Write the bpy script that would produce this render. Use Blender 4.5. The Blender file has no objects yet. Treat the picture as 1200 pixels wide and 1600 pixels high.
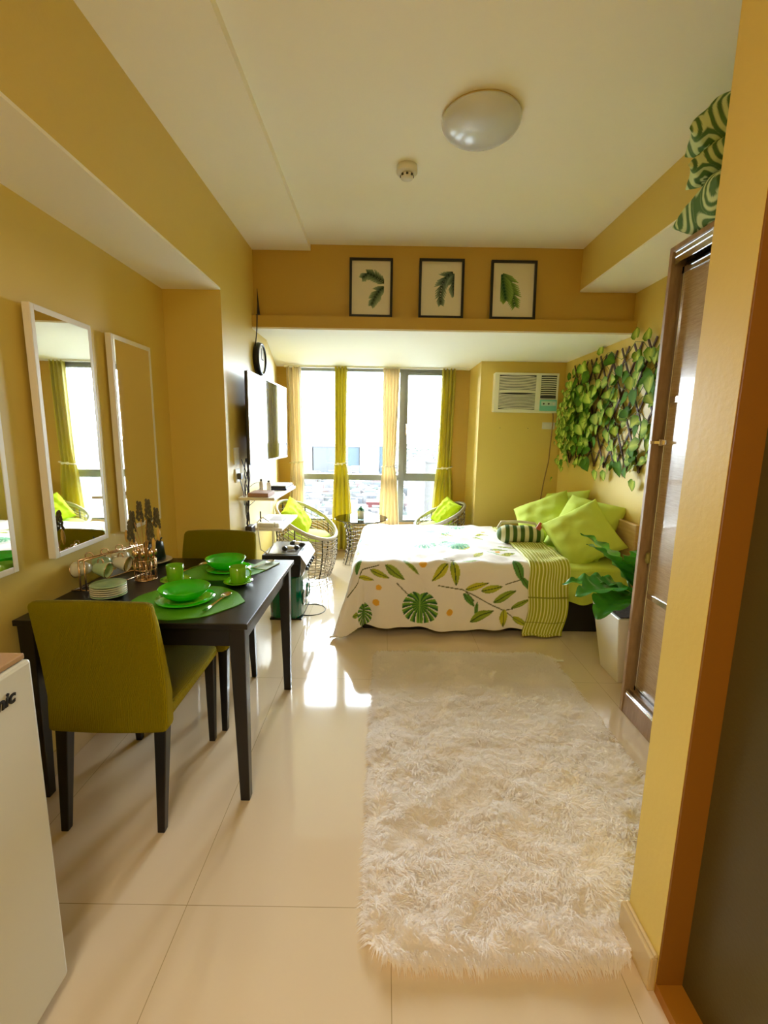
import bpy, math, random
import numpy as np
from math import sin, cos, pi, radians
from mathutils import Vector, Matrix, Euler

S = bpy.context.scene
COL = S.collection
random.seed(7)
RNG = np.random.default_rng(7)

# ------------------------------------------------------------------ camera
CAM_H = 1.4
PITCH, YAW, ROLL, FPX = radians(9.5826), radians(0.0622), radians(0.9427), 714.659
cd = bpy.data.cameras.new('camera')
cam = bpy.data.objects.new('camera', cd)
COL.objects.link(cam)
fw = Vector((sin(YAW) * cos(PITCH), cos(YAW) * cos(PITCH), -sin(PITCH)))
rt = Vector((cos(YAW), -sin(YAW), 0))
up = rt.cross(fw)
r2 = rt * cos(ROLL) + up * sin(ROLL)
u2 = -rt * sin(ROLL) + up * cos(ROLL)
cam.matrix_world = Matrix(((r2.x, u2.x, -fw.x, 0), (r2.y, u2.y, -fw.y, 0), (r2.z, u2.z, -fw.z, CAM_H), (0, 0, 0, 1)))
cd.sensor_fit = 'VERTICAL'
cd.sensor_height = 36.0
cd.sensor_width = 27.0
cd.lens = FPX / 1600 * 36
cd.clip_start = 0.05
cd.clip_end = 9000
S.camera = cam

# ------------------------------------------------------------------ world, lights, exposure
W = bpy.data.worlds.new('sky')
S.world = W
W.use_nodes = True
wn = W.node_tree
bg = wn.nodes['Background']
bg.inputs[0].default_value = (0.84, 0.93, 1.0, 1)
bg.inputs[1].default_value = 15.0
S.view_settings.view_transform = 'Standard'
S.view_settings.look = 'None'
S.view_settings.gamma = 1
S.view_settings.use_curve_mapping = False
S.view_settings.exposure = 1.8
S.cycles.max_bounces = 14
S.cycles.diffuse_bounces = 8
S.cycles.glossy_bounces = 6
S.cycles.transparent_max_bounces = 16
S.cycles.sample_clamp_indirect = 8
S.cycles.caustics_reflective = False


def area(name, loc, rot, sx, sy, power, col, portal=False):
    l = bpy.data.lights.new(name, 'AREA')
    l.shape = 'RECTANGLE'
    l.size, l.size_y, l.energy, l.color = sx, sy, power, col
    o = bpy.data.objects.new(name, l)
    COL.objects.link(o)
    o.location = loc
    o.rotation_euler = rot
    if portal:
        l.cycles.is_portal = True
    return o


area('window_portal', (-0.17, 5.52, 1.25), (-pi / 2, 0, 0), 1.8, 1.8, 1, (1, 1, 1), True)
area('unseen_fill_lamp', (-0.25, -0.75, 2.60), (0, 0, 0), 0.5, 0.5, 8, (1.0, 0.90, 0.72))  # added warm fill behind the camera; no such lamp is seen

# ------------------------------------------------------------------ helpers


def srgb(r, g, b):
    def f(c):
        c /= 255
        return c / 12.92 if c <= .04045 else ((c + .055) / 1.055) ** 2.4
    return (f(r), f(g), f(b), 1)


def mat(name, col, rough=0.5, metal=0.0, spec=0.5, bump=None, coat=0, sheen=0, trans=0, var=None):
    """bump=(scale, strength, distance); var=(scale, amount): gentle colour variation of the thing itself"""
    m = bpy.data.materials.new(name)
    m.use_nodes = True
    nt = m.node_tree
    b = nt.nodes['Principled BSDF']
    b.inputs['Base Color'].default_value = col
    b.inputs['Roughness'].default_value = rough
    b.inputs['Metallic'].default_value = metal
    b.inputs['Specular IOR Level'].default_value = spec
    b.inputs['Coat Weight'].default_value = coat
    b.inputs['Sheen Weight'].default_value = sheen
    b.inputs['Transmission Weight'].default_value = trans
    tc = nt.nodes.new('ShaderNodeTexCoord')
    if bump:
        n = nt.nodes.new('ShaderNodeTexNoise')
        n.inputs['Scale'].default_value = bump[0]
        n.inputs['Detail'].default_value = 4
        nt.links.new(tc.outputs['Object'], n.inputs['Vector'])
        bp = nt.nodes.new('ShaderNodeBump')
        bp.inputs['Strength'].default_value = bump[1]
        bp.inputs['Distance'].default_value = bump[2]
        nt.links.new(n.outputs['Fac'], bp.inputs['Height'])
        nt.links.new(bp.outputs['Normal'], b.inputs['Normal'])
    if var:
        n2 = nt.nodes.new('ShaderNodeTexNoise')
        n2.inputs['Scale'].default_value = var[0]
        nt.links.new(tc.outputs['Object'], n2.inputs['Vector'])
        mx = nt.nodes.new('ShaderNodeMix')
        mx.data_type = 'RGBA'
        mx.inputs['A'].default_value = [c * (1 - var[1]) for c in col[:3]] + [1]
        mx.inputs['B'].default_value = [min(1, c * (1 + var[1])) for c in col[:3]] + [1]
        nt.links.new(n2.outputs['Fac'], mx.inputs['Factor'])
        nt.links.new(mx.outputs['Result'], b.inputs['Base Color'])
    return m


def attr_mat(name, rough=0.8, bump=None, sheen=0, translucent=0, spec=0.3):
    m = mat(name, (1, 1, 1, 1), rough, bump=bump, sheen=sheen, spec=spec)
    nt = m.node_tree
    a = nt.nodes.new('ShaderNodeAttribute')
    a.attribute_name = 'Col'
    b = nt.nodes['Principled BSDF']
    nt.links.new(a.outputs['Color'], b.inputs['Base Color'])
    if translucent:
        add_translucent(m, translucent, a.outputs['Color'])
    return m


def add_translucent(m, f, colsock=None, col=None):
    nt = m.node_tree
    b = nt.nodes['Principled BSDF']
    out = nt.nodes['Material Output']
    t = nt.nodes.new('ShaderNodeBsdfTranslucent')
    if colsock:
        nt.links.new(colsock, t.inputs['Color'])
    else:
        t.inputs['Color'].default_value = col or b.inputs['Base Color'].default_value
    mx = nt.nodes.new('ShaderNodeMixShader')
    mx.inputs[0].default_value = f
    nt.links.new(b.outputs[0], mx.inputs[1])
    nt.links.new(t.outputs[0], mx.inputs[2])
    nt.links.new(mx.outputs[0], out.inputs['Surface'])


def wave_bump(m, scale, dist, strength=1, rot=(0, 0, 0), distort=2, vscale=(1, 1, 1)):
    nt = m.node_tree
    b = nt.nodes['Principled BSDF']
    tc = nt.nodes.new('ShaderNodeTexCoord')
    mp = nt.nodes.new('ShaderNodeMapping')
    mp.inputs['Rotation'].default_value = rot
    mp.inputs['Scale'].default_value = vscale
    w = nt.nodes.new('ShaderNodeTexWave')
    w.inputs['Scale'].default_value = scale
    w.inputs['Distortion'].default_value = distort
    w.inputs['Detail Scale'].default_value = 1.5
    nt.links.new(tc.outputs['Object'], mp.inputs['Vector'])
    nt.links.new(mp.outputs[0], w.inputs['Vector'])
    bp = nt.nodes.new('ShaderNodeBump')
    bp.inputs['Strength'].default_value = strength
    bp.inputs['Distance'].default_value = dist
    nt.links.new(w.outputs['Fac'], bp.inputs['Height'])
    nt.links.new(bp.outputs['Normal'], b.inputs['Normal'])
    return w


class MB:
    def __init__(self):
        self.v, self.f, self.c = [], [], None

    def add(self, verts, faces):
        n = len(self.v)
        self.v += [tuple(p) for p in verts]
        self.f += [tuple(i + n for i in f) for f in faces]
        return self

    def box(self, x0, x1, y0, y1, z0, z1, M=None):
        p = [(x0, y0, z0), (x1, y0, z0), (x1, y1, z0), (x0, y1, z0), (x0, y0, z1), (x1, y0, z1), (x1, y1, z1), (x0, y1, z1)]
        if M:
            p = [M @ Vector(q) for q in p]
        return self.add(p, [(0, 3, 2, 1), (4, 5, 6, 7), (0, 1, 5, 4), (1, 2, 6, 5), (2, 3, 7, 6), (3, 0, 4, 7)])

    def taper(self, c0, s0, c1, s1):
        """square prism from centre c0 half-size s0 to c1 half-size s1; sizes are (hx, hy)"""
        p = [(c0[0] + i * s0[0], c0[1] + j * s0[1], c0[2]) for i, j in ((-1, -1), (1, -1), (1, 1), (-1, 1))]
        p += [(c1[0] + i * s1[0], c1[1] + j * s1[1], c1[2]) for i, j in ((-1, -1), (1, -1), (1, 1), (-1, 1))]
        return self.add(p, [(0, 3, 2, 1), (4, 5, 6, 7), (0, 1, 5, 4), (1, 2, 6, 5), (2, 3, 7, 6), (3, 0, 4, 7)])

    def lathe(self, prof, c=(0, 0, 0), n=32, M=None):
        v, f = [], []
        for r, z in prof:
            for k in range(n):
                a = 2 * pi * k / n
                p = Vector((r * cos(a), r * sin(a), z))
                if M:
                    p = M @ p
                v.append((p[0] + c[0], p[1] + c[1], p[2] + c[2]))
        for i in range(len(prof) - 1):
            for k in range(n):
                k2 = (k + 1) % n
                f.append((i * n + k, i * n + k2, (i + 1) * n + k2, (i + 1) * n + k))
        f.append(tuple(reversed(range(n))))
        f.append(tuple(range((len(prof) - 1) * n, len(prof) * n)))
        return self.add(v, f)

    def tube(self, pts, r, n=8, closed=False):
        pts = [Vector(p) for p in pts]
        m = len(pts)
        rs = r if isinstance(r, (list, tuple)) else [r] * m
        v, f = [], []
        ref = None
        for i, p in enumerate(pts):
            if closed:
                t = pts[(i + 1) % m] - pts[i - 1]
            else:
                t = pts[min(i + 1, m - 1)] - pts[max(i - 1, 0)]
            t = t.normalized() if t.length > 1e-9 else Vector((0, 0, 1))
            if ref is None:
                ref = Vector((0, 0, 1)) if abs(t.z) < .9 else Vector((1, 0, 0))
            a = t.cross(ref)
            if a.length < 1e-6:
                a = t.cross(Vector((1, 0, 0)))
            a.normalize()
            b = t.cross(a).normalized()
            ref = -b if False else ref
            for k in range(n):
                q = p + (a * cos(2 * pi * k / n) + b * sin(2 * pi * k / n)) * rs[i]
                v.append(q)
        for i in range(m if closed else m - 1):
            j = (i + 1) % m
            for k in range(n):
                k2 = (k + 1) % n
                f.append((i * n + k, i * n + k2, j * n + k2, j * n + k))
        if not closed:
            f.append(tuple(reversed(range(n))))
            f.append(tuple(range((m - 1) * n, m * n)))
        return self.add(v, f)

    def ring(self, c, R, r, n=40, M=None, k=8):
        pts = []
        for i in range(n):
            a = 2 * pi * i / n
            p = Vector((R * cos(a), R * sin(a), 0))
            if M:
                p = M @ p
            pts.append(p + Vector(c))
        return self.tube(pts, r, k, True)

    def poly(self, pts, z0, z1):
        n = len(pts)
        v = [(x, y, z0) for x, y in pts] + [(x, y, z1) for x, y in pts]
        f = [tuple(reversed(range(n))), tuple(range(n, 2 * n))]
        f += [(i, (i + 1) % n, (i + 1) % n + n, i + n) for i in range(n)]
        return self.add(v, f)

    def ball(self, c, r, n=12, m=8, s=(1, 1, 1)):
        prof = [(r * sin(pi * i / m) + 1e-5, -r * cos(pi * i / m)) for i in range(m + 1)]
        M = Matrix.Diagonal((s[0], s[1], s[2]))
        return self.lathe(prof, c, n, M)

    def build(self, name, m, parent=None, bevel=0, smooth=False, seg=2, subsurf=0, cols=None):
        v = np.array(self.v, dtype=float)
        if parent is not None:
            org = Vector(parent['_org'])
        else:
            lo, hi = v.min(0), v.max(0)
            org = Vector(((lo[0] + hi[0]) / 2, (lo[1] + hi[1]) / 2, lo[2]))
        v = v - np.array(org)
        me = bpy.data.meshes.new(name)
        me.from_pydata(v.tolist(), [], self.f)
        me.update()
        o = bpy.data.objects.new(name, me)
        COL.objects.link(o)
        if parent is not None:
            o.parent = parent
        else:
            o.location = org
        o['_org'] = tuple(org)
        me.materials.append(m)
        if smooth:
            me.polygons.foreach_set('use_smooth', [True] * len(me.polygons))
        if bevel:
            b = o.modifiers.new('bevel', 'BEVEL')
            b.width = bevel
            b.segments = seg
            b.limit_method = 'ANGLE'
            b.angle_limit = radians(40)
        if subsurf:
            s = o.modifiers.new('subsurf', 'SUBSURF')
            s.levels = s.render_levels = subsurf
        if cols is not None:
            a = me.color_attributes.new('Col', 'FLOAT_COLOR', 'POINT')
            c = np.ones((len(v), 4), dtype=np.float32)
            c[:, :3] = cols
            a.data.foreach_set('color', c.ravel())
        return o


def thing(name, label, cat, loc, group=None):
    o = bpy.data.objects.new(name, None)
    COL.objects.link(o)
    o.location = loc
    o.empty_display_size = .1
    o['_org'] = tuple(loc)
    return tag(o, label, cat, group)


def tag(o, label, cat, group=None, kind=None):
    o['label'] = label
    o['category'] = cat
    if group:
        o['group'] = group
    if kind:
        o['kind'] = kind
    return o


def struct(name, mb, m, bevel=0, parent=None):
    o = mb.build(name, m, parent, bevel)
    if parent is None:
        o['kind'] = 'structure'
    return o


def copy_thing(root, loc, label, rotz=None):
    r = root.copy()
    COL.objects.link(r)
    r.location = loc
    r['label'] = label
    if rotz is not None:
        r.rotation_euler = (0, 0, rotz)
    for ch in list(root.children):
        c = ch.copy()
        COL.objects.link(c)
        c.parent = r
        for g in list(ch.children):
            d = g.copy()
            COL.objects.link(d)
            d.parent = c
    return r


def M3(rx=0, ry=0, rz=0):
    return Euler((rx, ry, rz)).to_matrix()


# ------------------------------------------------------------------ materials
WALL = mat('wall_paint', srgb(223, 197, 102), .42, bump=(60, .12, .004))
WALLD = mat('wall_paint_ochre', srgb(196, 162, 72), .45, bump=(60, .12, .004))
CEIL = mat('ceiling_paint', srgb(252, 250, 238), .7, bump=(50, .08, .003))
WHITE = mat('white_paint', srgb(238, 234, 226), .4)
BLACK = mat('black_wood', srgb(17, 14, 16), .28, bump=(90, .05, .002))
BLACKM = mat('black_plastic', srgb(16, 16, 20), .3)
GREYM = mat('dark_grey_plastic', srgb(60, 62, 68), .4)
SILVER = mat('silver_metal', srgb(200, 200, 205), .25, metal=1)
CHROME = mat('bright_chrome', srgb(225, 225, 228), .12, metal=1)
GOLD = mat('rose_gold_metal', srgb(214, 180, 140), .22, metal=1)
MIRROR = mat('mirror_glass', (0.93, 0.95, 0.93, 1), .02, metal=1)
OLIVE = mat('olive_stretch_fabric', srgb(160, 146, 2), .9, spec=.12)
wave_bump(OLIVE, 95, .0035, 1, rot=(0, 0, 0), distort=3.5, vscale=(1, 1, .3))
LIME = mat('lime_cotton', srgb(200, 220, 92), .85, bump=(9, .3, .02))
NEON = mat('neon_fur', srgb(205, 238, 20), .9, bump=(120, .8, .01))
BRIGHTG = mat('bright_green_ceramic', srgb(42, 205, 18), .08, coat=.6)
MIDG = mat('leaf_green_ceramic', srgb(118, 190, 22), .12, coat=.5)
ROSECER = mat('mint_glaze', srgb(176, 205, 160), .15, coat=.5)
CREAMCER = mat('cream_glaze', srgb(235, 230, 205), .15, coat=.5)
TEAL = mat('dark_teal_ceramic', srgb(8, 40, 44), .3)
PLACEM = mat('green_placemat', srgb(92, 170, 22), .5, bump=(220, .6, .003))
BGREEN = mat('bottle_green_gloss', srgb(0, 92, 62), .06, coat=.8)
STEEL = mat('cutlery_steel', srgb(230, 225, 210), .15, metal=1)
WICKER = mat('wicker', srgb(176, 164, 138), .5, bump=(300, .5, .003))
WICKERD = mat('dark_wicker', srgb(66, 60, 44), .5)
FRAMEG = mat('window_frame_metal', srgb(142, 146, 142), .35, metal=.4)
PLASTW = mat('white_plastic', srgb(232, 230, 222), .35)
WOODB = mat('dark_stick_wood', srgb(78, 48, 30), .6)
FRIDGE = mat('fridge_enamel', srgb(214, 216, 208), .3)
TIEB = mat('tieback_cord', srgb(240, 236, 215), .6)
SOIL = mat('potting_soil', srgb(58, 40, 26), .95, bump=(80, 1, .01))
DOORD = mat('dark_door_paint', srgb(84, 76, 40), .35, bump=(120, .15, .003))
TANW = mat('tan_board', srgb(176, 140, 96), .5, bump=(20, .2, .004))


def wood_mat(name, c1, c2, scale, rough, vs, coat=0):
    m = mat(name, c1, rough, coat=coat)
    nt = m.node_tree
    b = nt.nodes['Principled BSDF']
    tc = nt.nodes.new('ShaderNodeTexCoord')
    mp = nt.nodes.new('ShaderNodeMapping')
    mp.inputs['Scale'].default_value = vs
    n = nt.nodes.new('ShaderNodeTexNoise')
    n.inputs['Scale'].default_value = scale
    n.inputs['Detail'].default_value = 6
    n.inputs['Roughness'].default_value = .7
    cr = nt.nodes.new('ShaderNodeValToRGB')
    cr.color_ramp.elements[0].position = .35
    cr.color_ramp.elements[1].position = .65
    cr.color_ramp.elements[0].color = c1
    cr.color_ramp.elements[1].color = c2
    nt.links.new(tc.outputs['Object'], mp.inputs['Vector'])
    nt.links.new(mp.outputs[0], n.inputs['Vector'])
    nt.links.new(n.outputs['Fac'], cr.inputs['Fac'])
    nt.links.new(cr.outputs[0], b.inputs['Base Color'])
    return m


WARD = wood_mat('wardrobe_laminate', srgb(166, 140, 112), srgb(192, 168, 138), 6, .2, (1, 3, 40), .3)
WARDF = wood_mat('wardrobe_frame_laminate', srgb(146, 116, 90), srgb(172, 142, 114), 6, .4, (6, 6, 1))

# floor tiles
FLOOR = mat('glossy_floor_tile', srgb(214, 196, 160), .07, spec=.6, coat=.35)
FLOOR.node_tree.nodes['Principled BSDF'].inputs['Coat Roughness'].default_value = .03
nt = FLOOR.node_tree
b = nt.nodes['Principled BSDF']
tc = nt.nodes.new('ShaderNodeTexCoord')
mp = nt.nodes.new('ShaderNodeMapping')
mp.inputs['Location'].default_value = (-.04, -1.155, 0)
br = nt.nodes.new('ShaderNodeTexBrick')
br.offset = 0
br.squash = 1
br.inputs['Color1'].default_value = srgb(226, 207, 180)
br.inputs['Color2'].default_value = srgb(223, 204, 176)
br.inputs['Mortar'].default_value = srgb(176, 154, 118)
br.inputs['Scale'].default_value = 1
br.inputs['Mortar Size'].default_value = .0011
br.inputs['Brick Width'].default_value = .61
br.inputs['Row Height'].default_value = 1.30
nt.links.new(tc.outputs['Generated'], mp.inputs['Vector'])
geo = nt.nodes.new('ShaderNodeNewGeometry')
nt.links.new(geo.outputs['Position'], mp.inputs['Vector'])
nt.links.new(mp.outputs[0], br.inputs['Vector'])
nt.links.new(br.outputs['Color'], b.inputs['Base Color'])

# window glass: mirror share by angle over a clear pane
GLASS = bpy.data.materials.new('window_glass')
GLASS.use_nodes = True
nt = GLASS.node_tree
nt.nodes.clear()
out = nt.nodes.new('ShaderNodeOutputMaterial')
tr = nt.nodes.new('ShaderNodeBsdfTransparent')
tr.inputs[0].default_value = (.97, .985, .98, 1)
gl = nt.nodes.new('ShaderNodeBsdfGlossy')
gl.inputs['Roughness'].default_value = .01
fr = nt.nodes.new('ShaderNodeFresnel')
fr.inputs['IOR'].default_value = 1.3
mx = nt.nodes.new('ShaderNodeMixShader')
nt.links.new(fr.outputs[0], mx.inputs[0])
nt.links.new(tr.outputs[0], mx.inputs[1])
nt.links.new(gl.outputs[0], mx.inputs[2])
nt.links.new(mx.outputs[0], out.inputs['Surface'])
TGLASS = GLASS.copy()
TGLASS.name = 'aqua_table_glass'
TGLASS.node_tree.nodes['Transparent BSDF'].inputs[0].default_value = (.72, .88, .86, 1)
TGLASS.node_tree.nodes['Fresnel'].inputs['IOR'].default_value = 1.6

# ------------------------------------------------------------------ the room shell
XL, XS, XR = -1.335, -0.988, 1.839
ZC, ZC0, ZSL, ZSR, ZB = 2.755, 2.713, 2.231, 2.46, 2.155
YB, YBL, YA, YW = 3.60, 3.54, 4.85, 5.46
YBACK = -1.7
XP, YP, YN = 0.715, 1.095, 0.955     # side wall face, its far end, its near corner

struct('floor', MB().box(XL - .2, XR + .2, YBACK - .2, YW + .1, -.12, 0), FLOOR)
c = MB().box(-.561, XR + .2, YBACK - .2, YB + .05, ZC, ZC + .2)
struct('ceiling', c, CEIL)
struct('ceiling_drop', MB().box(XS - .05, -.561, YBACK - .2, YB + .05, ZC0, ZC + .2), CEIL)
struct('wall_left', MB().box(XL - .15, XL, YBACK - .2, 2.89, 0, ZC + .2), WALL)
# left soffit: yellow face, cream underside
struct('beam_left', MB().box(XL - .05, XS, YBACK - .2, 2.89, ZSL + .012, ZC + .15), WALL)
struct('beam_left_underside', MB().box(XL, XS, YBACK, 2.89, ZSL, ZSL + .012), CEIL)
# tv wall with the column
struct('wall_left_tv', MB().poly([(XL - .15, 2.89), (XS, 2.89), (XS, 3.95), (-1.257, YW), (-1.45, YW)], 0, ZC + .2), WALL)
# beam across the room
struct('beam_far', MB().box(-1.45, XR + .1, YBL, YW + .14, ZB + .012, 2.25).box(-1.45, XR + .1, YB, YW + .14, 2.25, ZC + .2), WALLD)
struct('beam_far_underside', MB().box(-1.45, XR + .1, YBL, YW, ZB, ZB + .012), CEIL)
# right soffit
struct('beam_right', MB().box(1.423, XR + .1, YP, YB, ZSR + .012, ZC + .1), WALL)
struct('beam_right_underside', MB().box(1.423, XR, YP, YB, ZSR, ZSR + .012), CEIL)
struct('wall_right', MB().box(XR, XR + .15, YP - .1, YW + .15, 0, ZC + .2), WALL)
struct('column_right', MB().box(.975, XR + .05, YA, YW + .14, 0, ZB), WALL)
# side wall between kitchen and wardrobe niche
struct('wall_right_kitchen', MB().box(XP, XR + .15, YN, YP, 0, ZC + .1), WALL)
struct('wall_right_kitchen_door', MB().box(.775, 1.0, YBACK, YN, 2.2, ZC + .1).box(.775, 1.0, YBACK, -.2, 0, 2.2), WALL)
struct('wall_back', MB().box(XL - .15, 1.2, YBACK - .15, YBACK, 0, ZC + .2), WALL)
struct('door_1', MB().box(.78, .82, -.2, YN, 0.01, 2.2), DOORD)
struct('door_1_frame', MB().box(XP + .001, .79, YN - .006, YN, 0, 2.3), mat('ochre_door_frame', srgb(140, 90, 8), .6))
struct('door_1_threshold', MB().box(XP, .78, -.2, YN, 0, .03), mat('ochre_threshold', srgb(170, 112, 20), .5))
# window wall
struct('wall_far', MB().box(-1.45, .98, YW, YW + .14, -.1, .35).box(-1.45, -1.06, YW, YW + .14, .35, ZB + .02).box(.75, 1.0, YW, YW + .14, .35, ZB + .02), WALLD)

wf = MB()
wx0, wx1, wz0, wz1 = -1.06, .75, .35, ZB
for a in (wx0, wx1 - .04):
    wf.box(a, a + .04, YW + .01, YW + .09, wz0, wz1)
for x0, x1 in ((wx0, -.515), (-.475, .165), (.235, wx1)):
    wf.box(x0, x1, YW + .01, YW + .09, wz0, wz0 + .035)
    wf.box(x0, x1, YW + .01, YW + .09, wz1 - .04, wz1)
    wf.box(x0, x1, YW + .005, YW + .09, .86, .93)
wf.box(-.515, -.475, YW + .01, YW + .09, wz0, wz1)
wf.box(.165, .235, YW - .005, YW + .09, wz0, wz1)
struct('window_1', wf, FRAMEG, .004)
cf = MB()
for a, b2, z0, z1 in ((.235, .265, .93, 2.115), (.68, .71, .93, 2.115)):
    cf.box(a, b2, YW, YW + .07, z0, z1)
cf.box(.265, .68, YW, YW + .07, .93, .955).box(.265, .68, YW, YW + .07, 2.085, 2.115)
struct('window_1_casement', cf, FRAMEG, .003)
struct('window_1_glass', MB().box(wx0 + .03, wx1 - .03, YW + .045, YW + .05, wz0 + .02, wz1 - .02), GLASS)
struct('trim_1', MB().box(-1.06, .75, YW - .02, YW + .01, .325, .36), mat('sill_tile', srgb(222, 190, 140), .3), .003)
struct('window_1_handle', MB().box(.235, .255, YW - .03, YW, 1.4, 1.53).box(.24, .25, YW - .045, YW - .03, 1.42, 1.53), SILVER, .002)
# baseboards
BASE = mat('baseboard_tile', srgb(208, 184, 138), .25)


def baseboard(name, mb):
    struct(name, mb, BASE, .004)


baseboard('baseboard_left', MB().box(XL, XL + .012, YBACK, 2.89, 0, .10).box(XL, XS, 2.878, 2.89, 0, .10))
baseboard('baseboard_tv', MB().box(XS, XS + .012, 2.878, 3.95, 0, .10))
baseboard('baseboard_right', MB().box(XP - .018, XP, YN, YP + .012, 0, .10).box(XP - .01, XP, YN, YP + .005, .10, .11))
baseboard('baseboard_far', MB().box(-1.24, .975, YW - .012, YW, 0, .10))
baseboard('baseboard_bed', MB().box(XR - .012, XR, 2.25, YA, 0, .10).box(.975, XR, YA - .012, YA, 0, .10))

# ------------------------------------------------------------------ city outside
GZ = -76.0


def city_mat(name, col, nscale=0):
    return mat(name, col, .9, spec=.1, var=(nscale, .35) if nscale else None)


def dk(r, g, b, k=.13):  # pale tint carries the haze; factor darkens it against the overbright sky
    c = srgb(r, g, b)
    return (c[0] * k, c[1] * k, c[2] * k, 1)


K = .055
ct = [city_mat('hazed_concrete_%d' % i, dk(*c, K)) for i, c in enumerate(((250, 246, 250), (244, 234, 236), (232, 238, 244), (250, 216, 216), (222, 228, 240), (226, 238, 230), (240, 240, 242)))]
gnd = MB().box(-2600, 2600, 60, 3300, GZ - 1, GZ)
g = gnd.build('city_ground', mat('city_ground_cover', dk(222, 228, 232, .14), .95, spec=.05, var=(.02, .25)))
g['kind'] = 'structure'
hl = MB()
xs = np.linspace(-2600, 2600, 90)
hh = [14 + 10 * sin(x * .004) + 6 * sin(x * .013 + 1) + 3 * sin(x * .031) for x in xs]
vv = [(x, 3150, GZ) for x in xs] + [(x, 3220, GZ + h) for x, h in zip(xs, hh)] + [(x, 3290, GZ) for x in xs]
n = len(xs)
hl.add(vv, [(i, i + 1, i + 1 + n, i + n) for i in range(n - 1)] + [(i + n, i + 1 + n, i + 1 + 2 * n, i + 2 * n) for i in range(n - 1)])
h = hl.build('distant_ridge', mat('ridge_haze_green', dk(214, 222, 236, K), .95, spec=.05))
h['kind'] = 'structure'

hm = [MB() for _ in ct]
for i in range(2600):
    y = 330 * (2900 / 330) ** random.random()
    x = random.uniform(-.33, .20) * y
    w, d, hh_ = random.uniform(5, 15), random.uniform(6, 16), random.uniform(3, 12) * (1 + (random.random() < .08) * 1.2)
    if y < 440 and 5 < x < 56 or 880 < y < 945 and -170 < x < 22 or 438 < y < 480 and -28 < x < 14:
        continue
    hm[random.choice((0, 0, 0, 1, 2, 3, 4, 5, 6))].box(x - w / 2, x + w / 2, y, y + d, GZ, GZ + hh_)
allb = MB()
idx = []
for k, m_ in enumerate(hm):
    idx += [k] * len(m_.f)
    allb.add(m_.v, m_.f)
hs = allb.build('city_houses', ct[0])
for m_ in ct[1:]:
    hs.data.materials.append(m_)
hs.data.polygons.foreach_set('material_index', idx)
tag(hs, 'pale low houses of the city spread below the window', 'houses', kind='stuff')
tm = MB()
for i in range(700):
    y = 340 * (2800 / 340) ** random.random()
    x = random.uniform(-.33, .20) * y
    r_ = random.uniform(3, 8)
    if y < 440 and 5 < x < 56 or 880 < y < 945 and -170 < x < 22 or 438 < y < 480 and -28 < x < 14:
        continue
    tm.ball((x, y, GZ + r_ * .7), r_, 7, 4, (1, 1, .8))
tr_ = tm.build('city_trees', city_mat('hazed_tree_crowns', dk(205, 226, 208, K)))
tag(tr_, 'pale green tree crowns between the city houses', 'trees', kind='stuff')


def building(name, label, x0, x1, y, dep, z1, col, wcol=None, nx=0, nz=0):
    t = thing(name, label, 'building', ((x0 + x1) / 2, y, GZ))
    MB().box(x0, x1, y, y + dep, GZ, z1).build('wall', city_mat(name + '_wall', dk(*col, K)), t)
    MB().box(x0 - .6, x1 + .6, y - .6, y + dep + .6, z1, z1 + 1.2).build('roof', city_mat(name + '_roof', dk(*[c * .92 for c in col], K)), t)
    if nx:
        wm = t.children[0].data.materials[0]
        n_ = wm.node_tree
        bk_ = n_.nodes.new('ShaderNodeTexBrick')
        bk_.offset = 0
        bk_.inputs['Color1'].default_value = dk(*wcol, K)
        bk_.inputs['Color2'].default_value = dk(*[c * .96 for c in wcol], K)
        bk_.inputs['Mortar'].default_value = dk(*col, K)
        bk_.inputs['Scale'].default_value = 1
        bk_.inputs['Mortar Size'].default_value = .65
        bk_.inputs['Brick Width'].default_value = (x1 - x0) / nx
        bk_.inputs['Row Height'].default_value = 3.1
        tc_ = n_.nodes.new('ShaderNodeTexCoord')
        sx_ = n_.nodes.new('ShaderNodeSeparateXYZ')
        cx_ = n_.nodes.new('ShaderNodeCombineXYZ')
        n_.links.new(tc_.outputs['Object'], sx_.inputs[0])
        n_.links.new(sx_.outputs['X'], cx_.inputs['X'])
        n_.links.new(sx_.outputs['Z'], cx_.inputs['Y'])
        n_.links.new(cx_.outputs[0], bk_.inputs['Vector'])
        n_.links.new(bk_.outputs['Color'], n_.nodes['Principled BSDF'].inputs['Base Color'])
    return t


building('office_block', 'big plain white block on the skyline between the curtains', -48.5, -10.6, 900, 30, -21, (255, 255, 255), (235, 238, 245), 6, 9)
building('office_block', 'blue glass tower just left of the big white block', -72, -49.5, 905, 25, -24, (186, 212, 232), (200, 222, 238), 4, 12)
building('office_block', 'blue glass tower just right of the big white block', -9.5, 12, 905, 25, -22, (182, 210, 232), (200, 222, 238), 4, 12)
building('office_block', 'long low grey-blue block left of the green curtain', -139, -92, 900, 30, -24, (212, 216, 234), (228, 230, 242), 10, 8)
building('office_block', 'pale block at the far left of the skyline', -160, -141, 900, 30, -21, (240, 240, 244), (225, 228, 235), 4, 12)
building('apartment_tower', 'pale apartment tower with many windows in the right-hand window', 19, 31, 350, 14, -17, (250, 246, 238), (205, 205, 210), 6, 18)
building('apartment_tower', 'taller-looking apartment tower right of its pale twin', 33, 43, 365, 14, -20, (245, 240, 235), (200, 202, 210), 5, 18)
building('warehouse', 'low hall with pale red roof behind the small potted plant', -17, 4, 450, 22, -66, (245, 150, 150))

# ------------------------------------------------------------------ curtains


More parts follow.
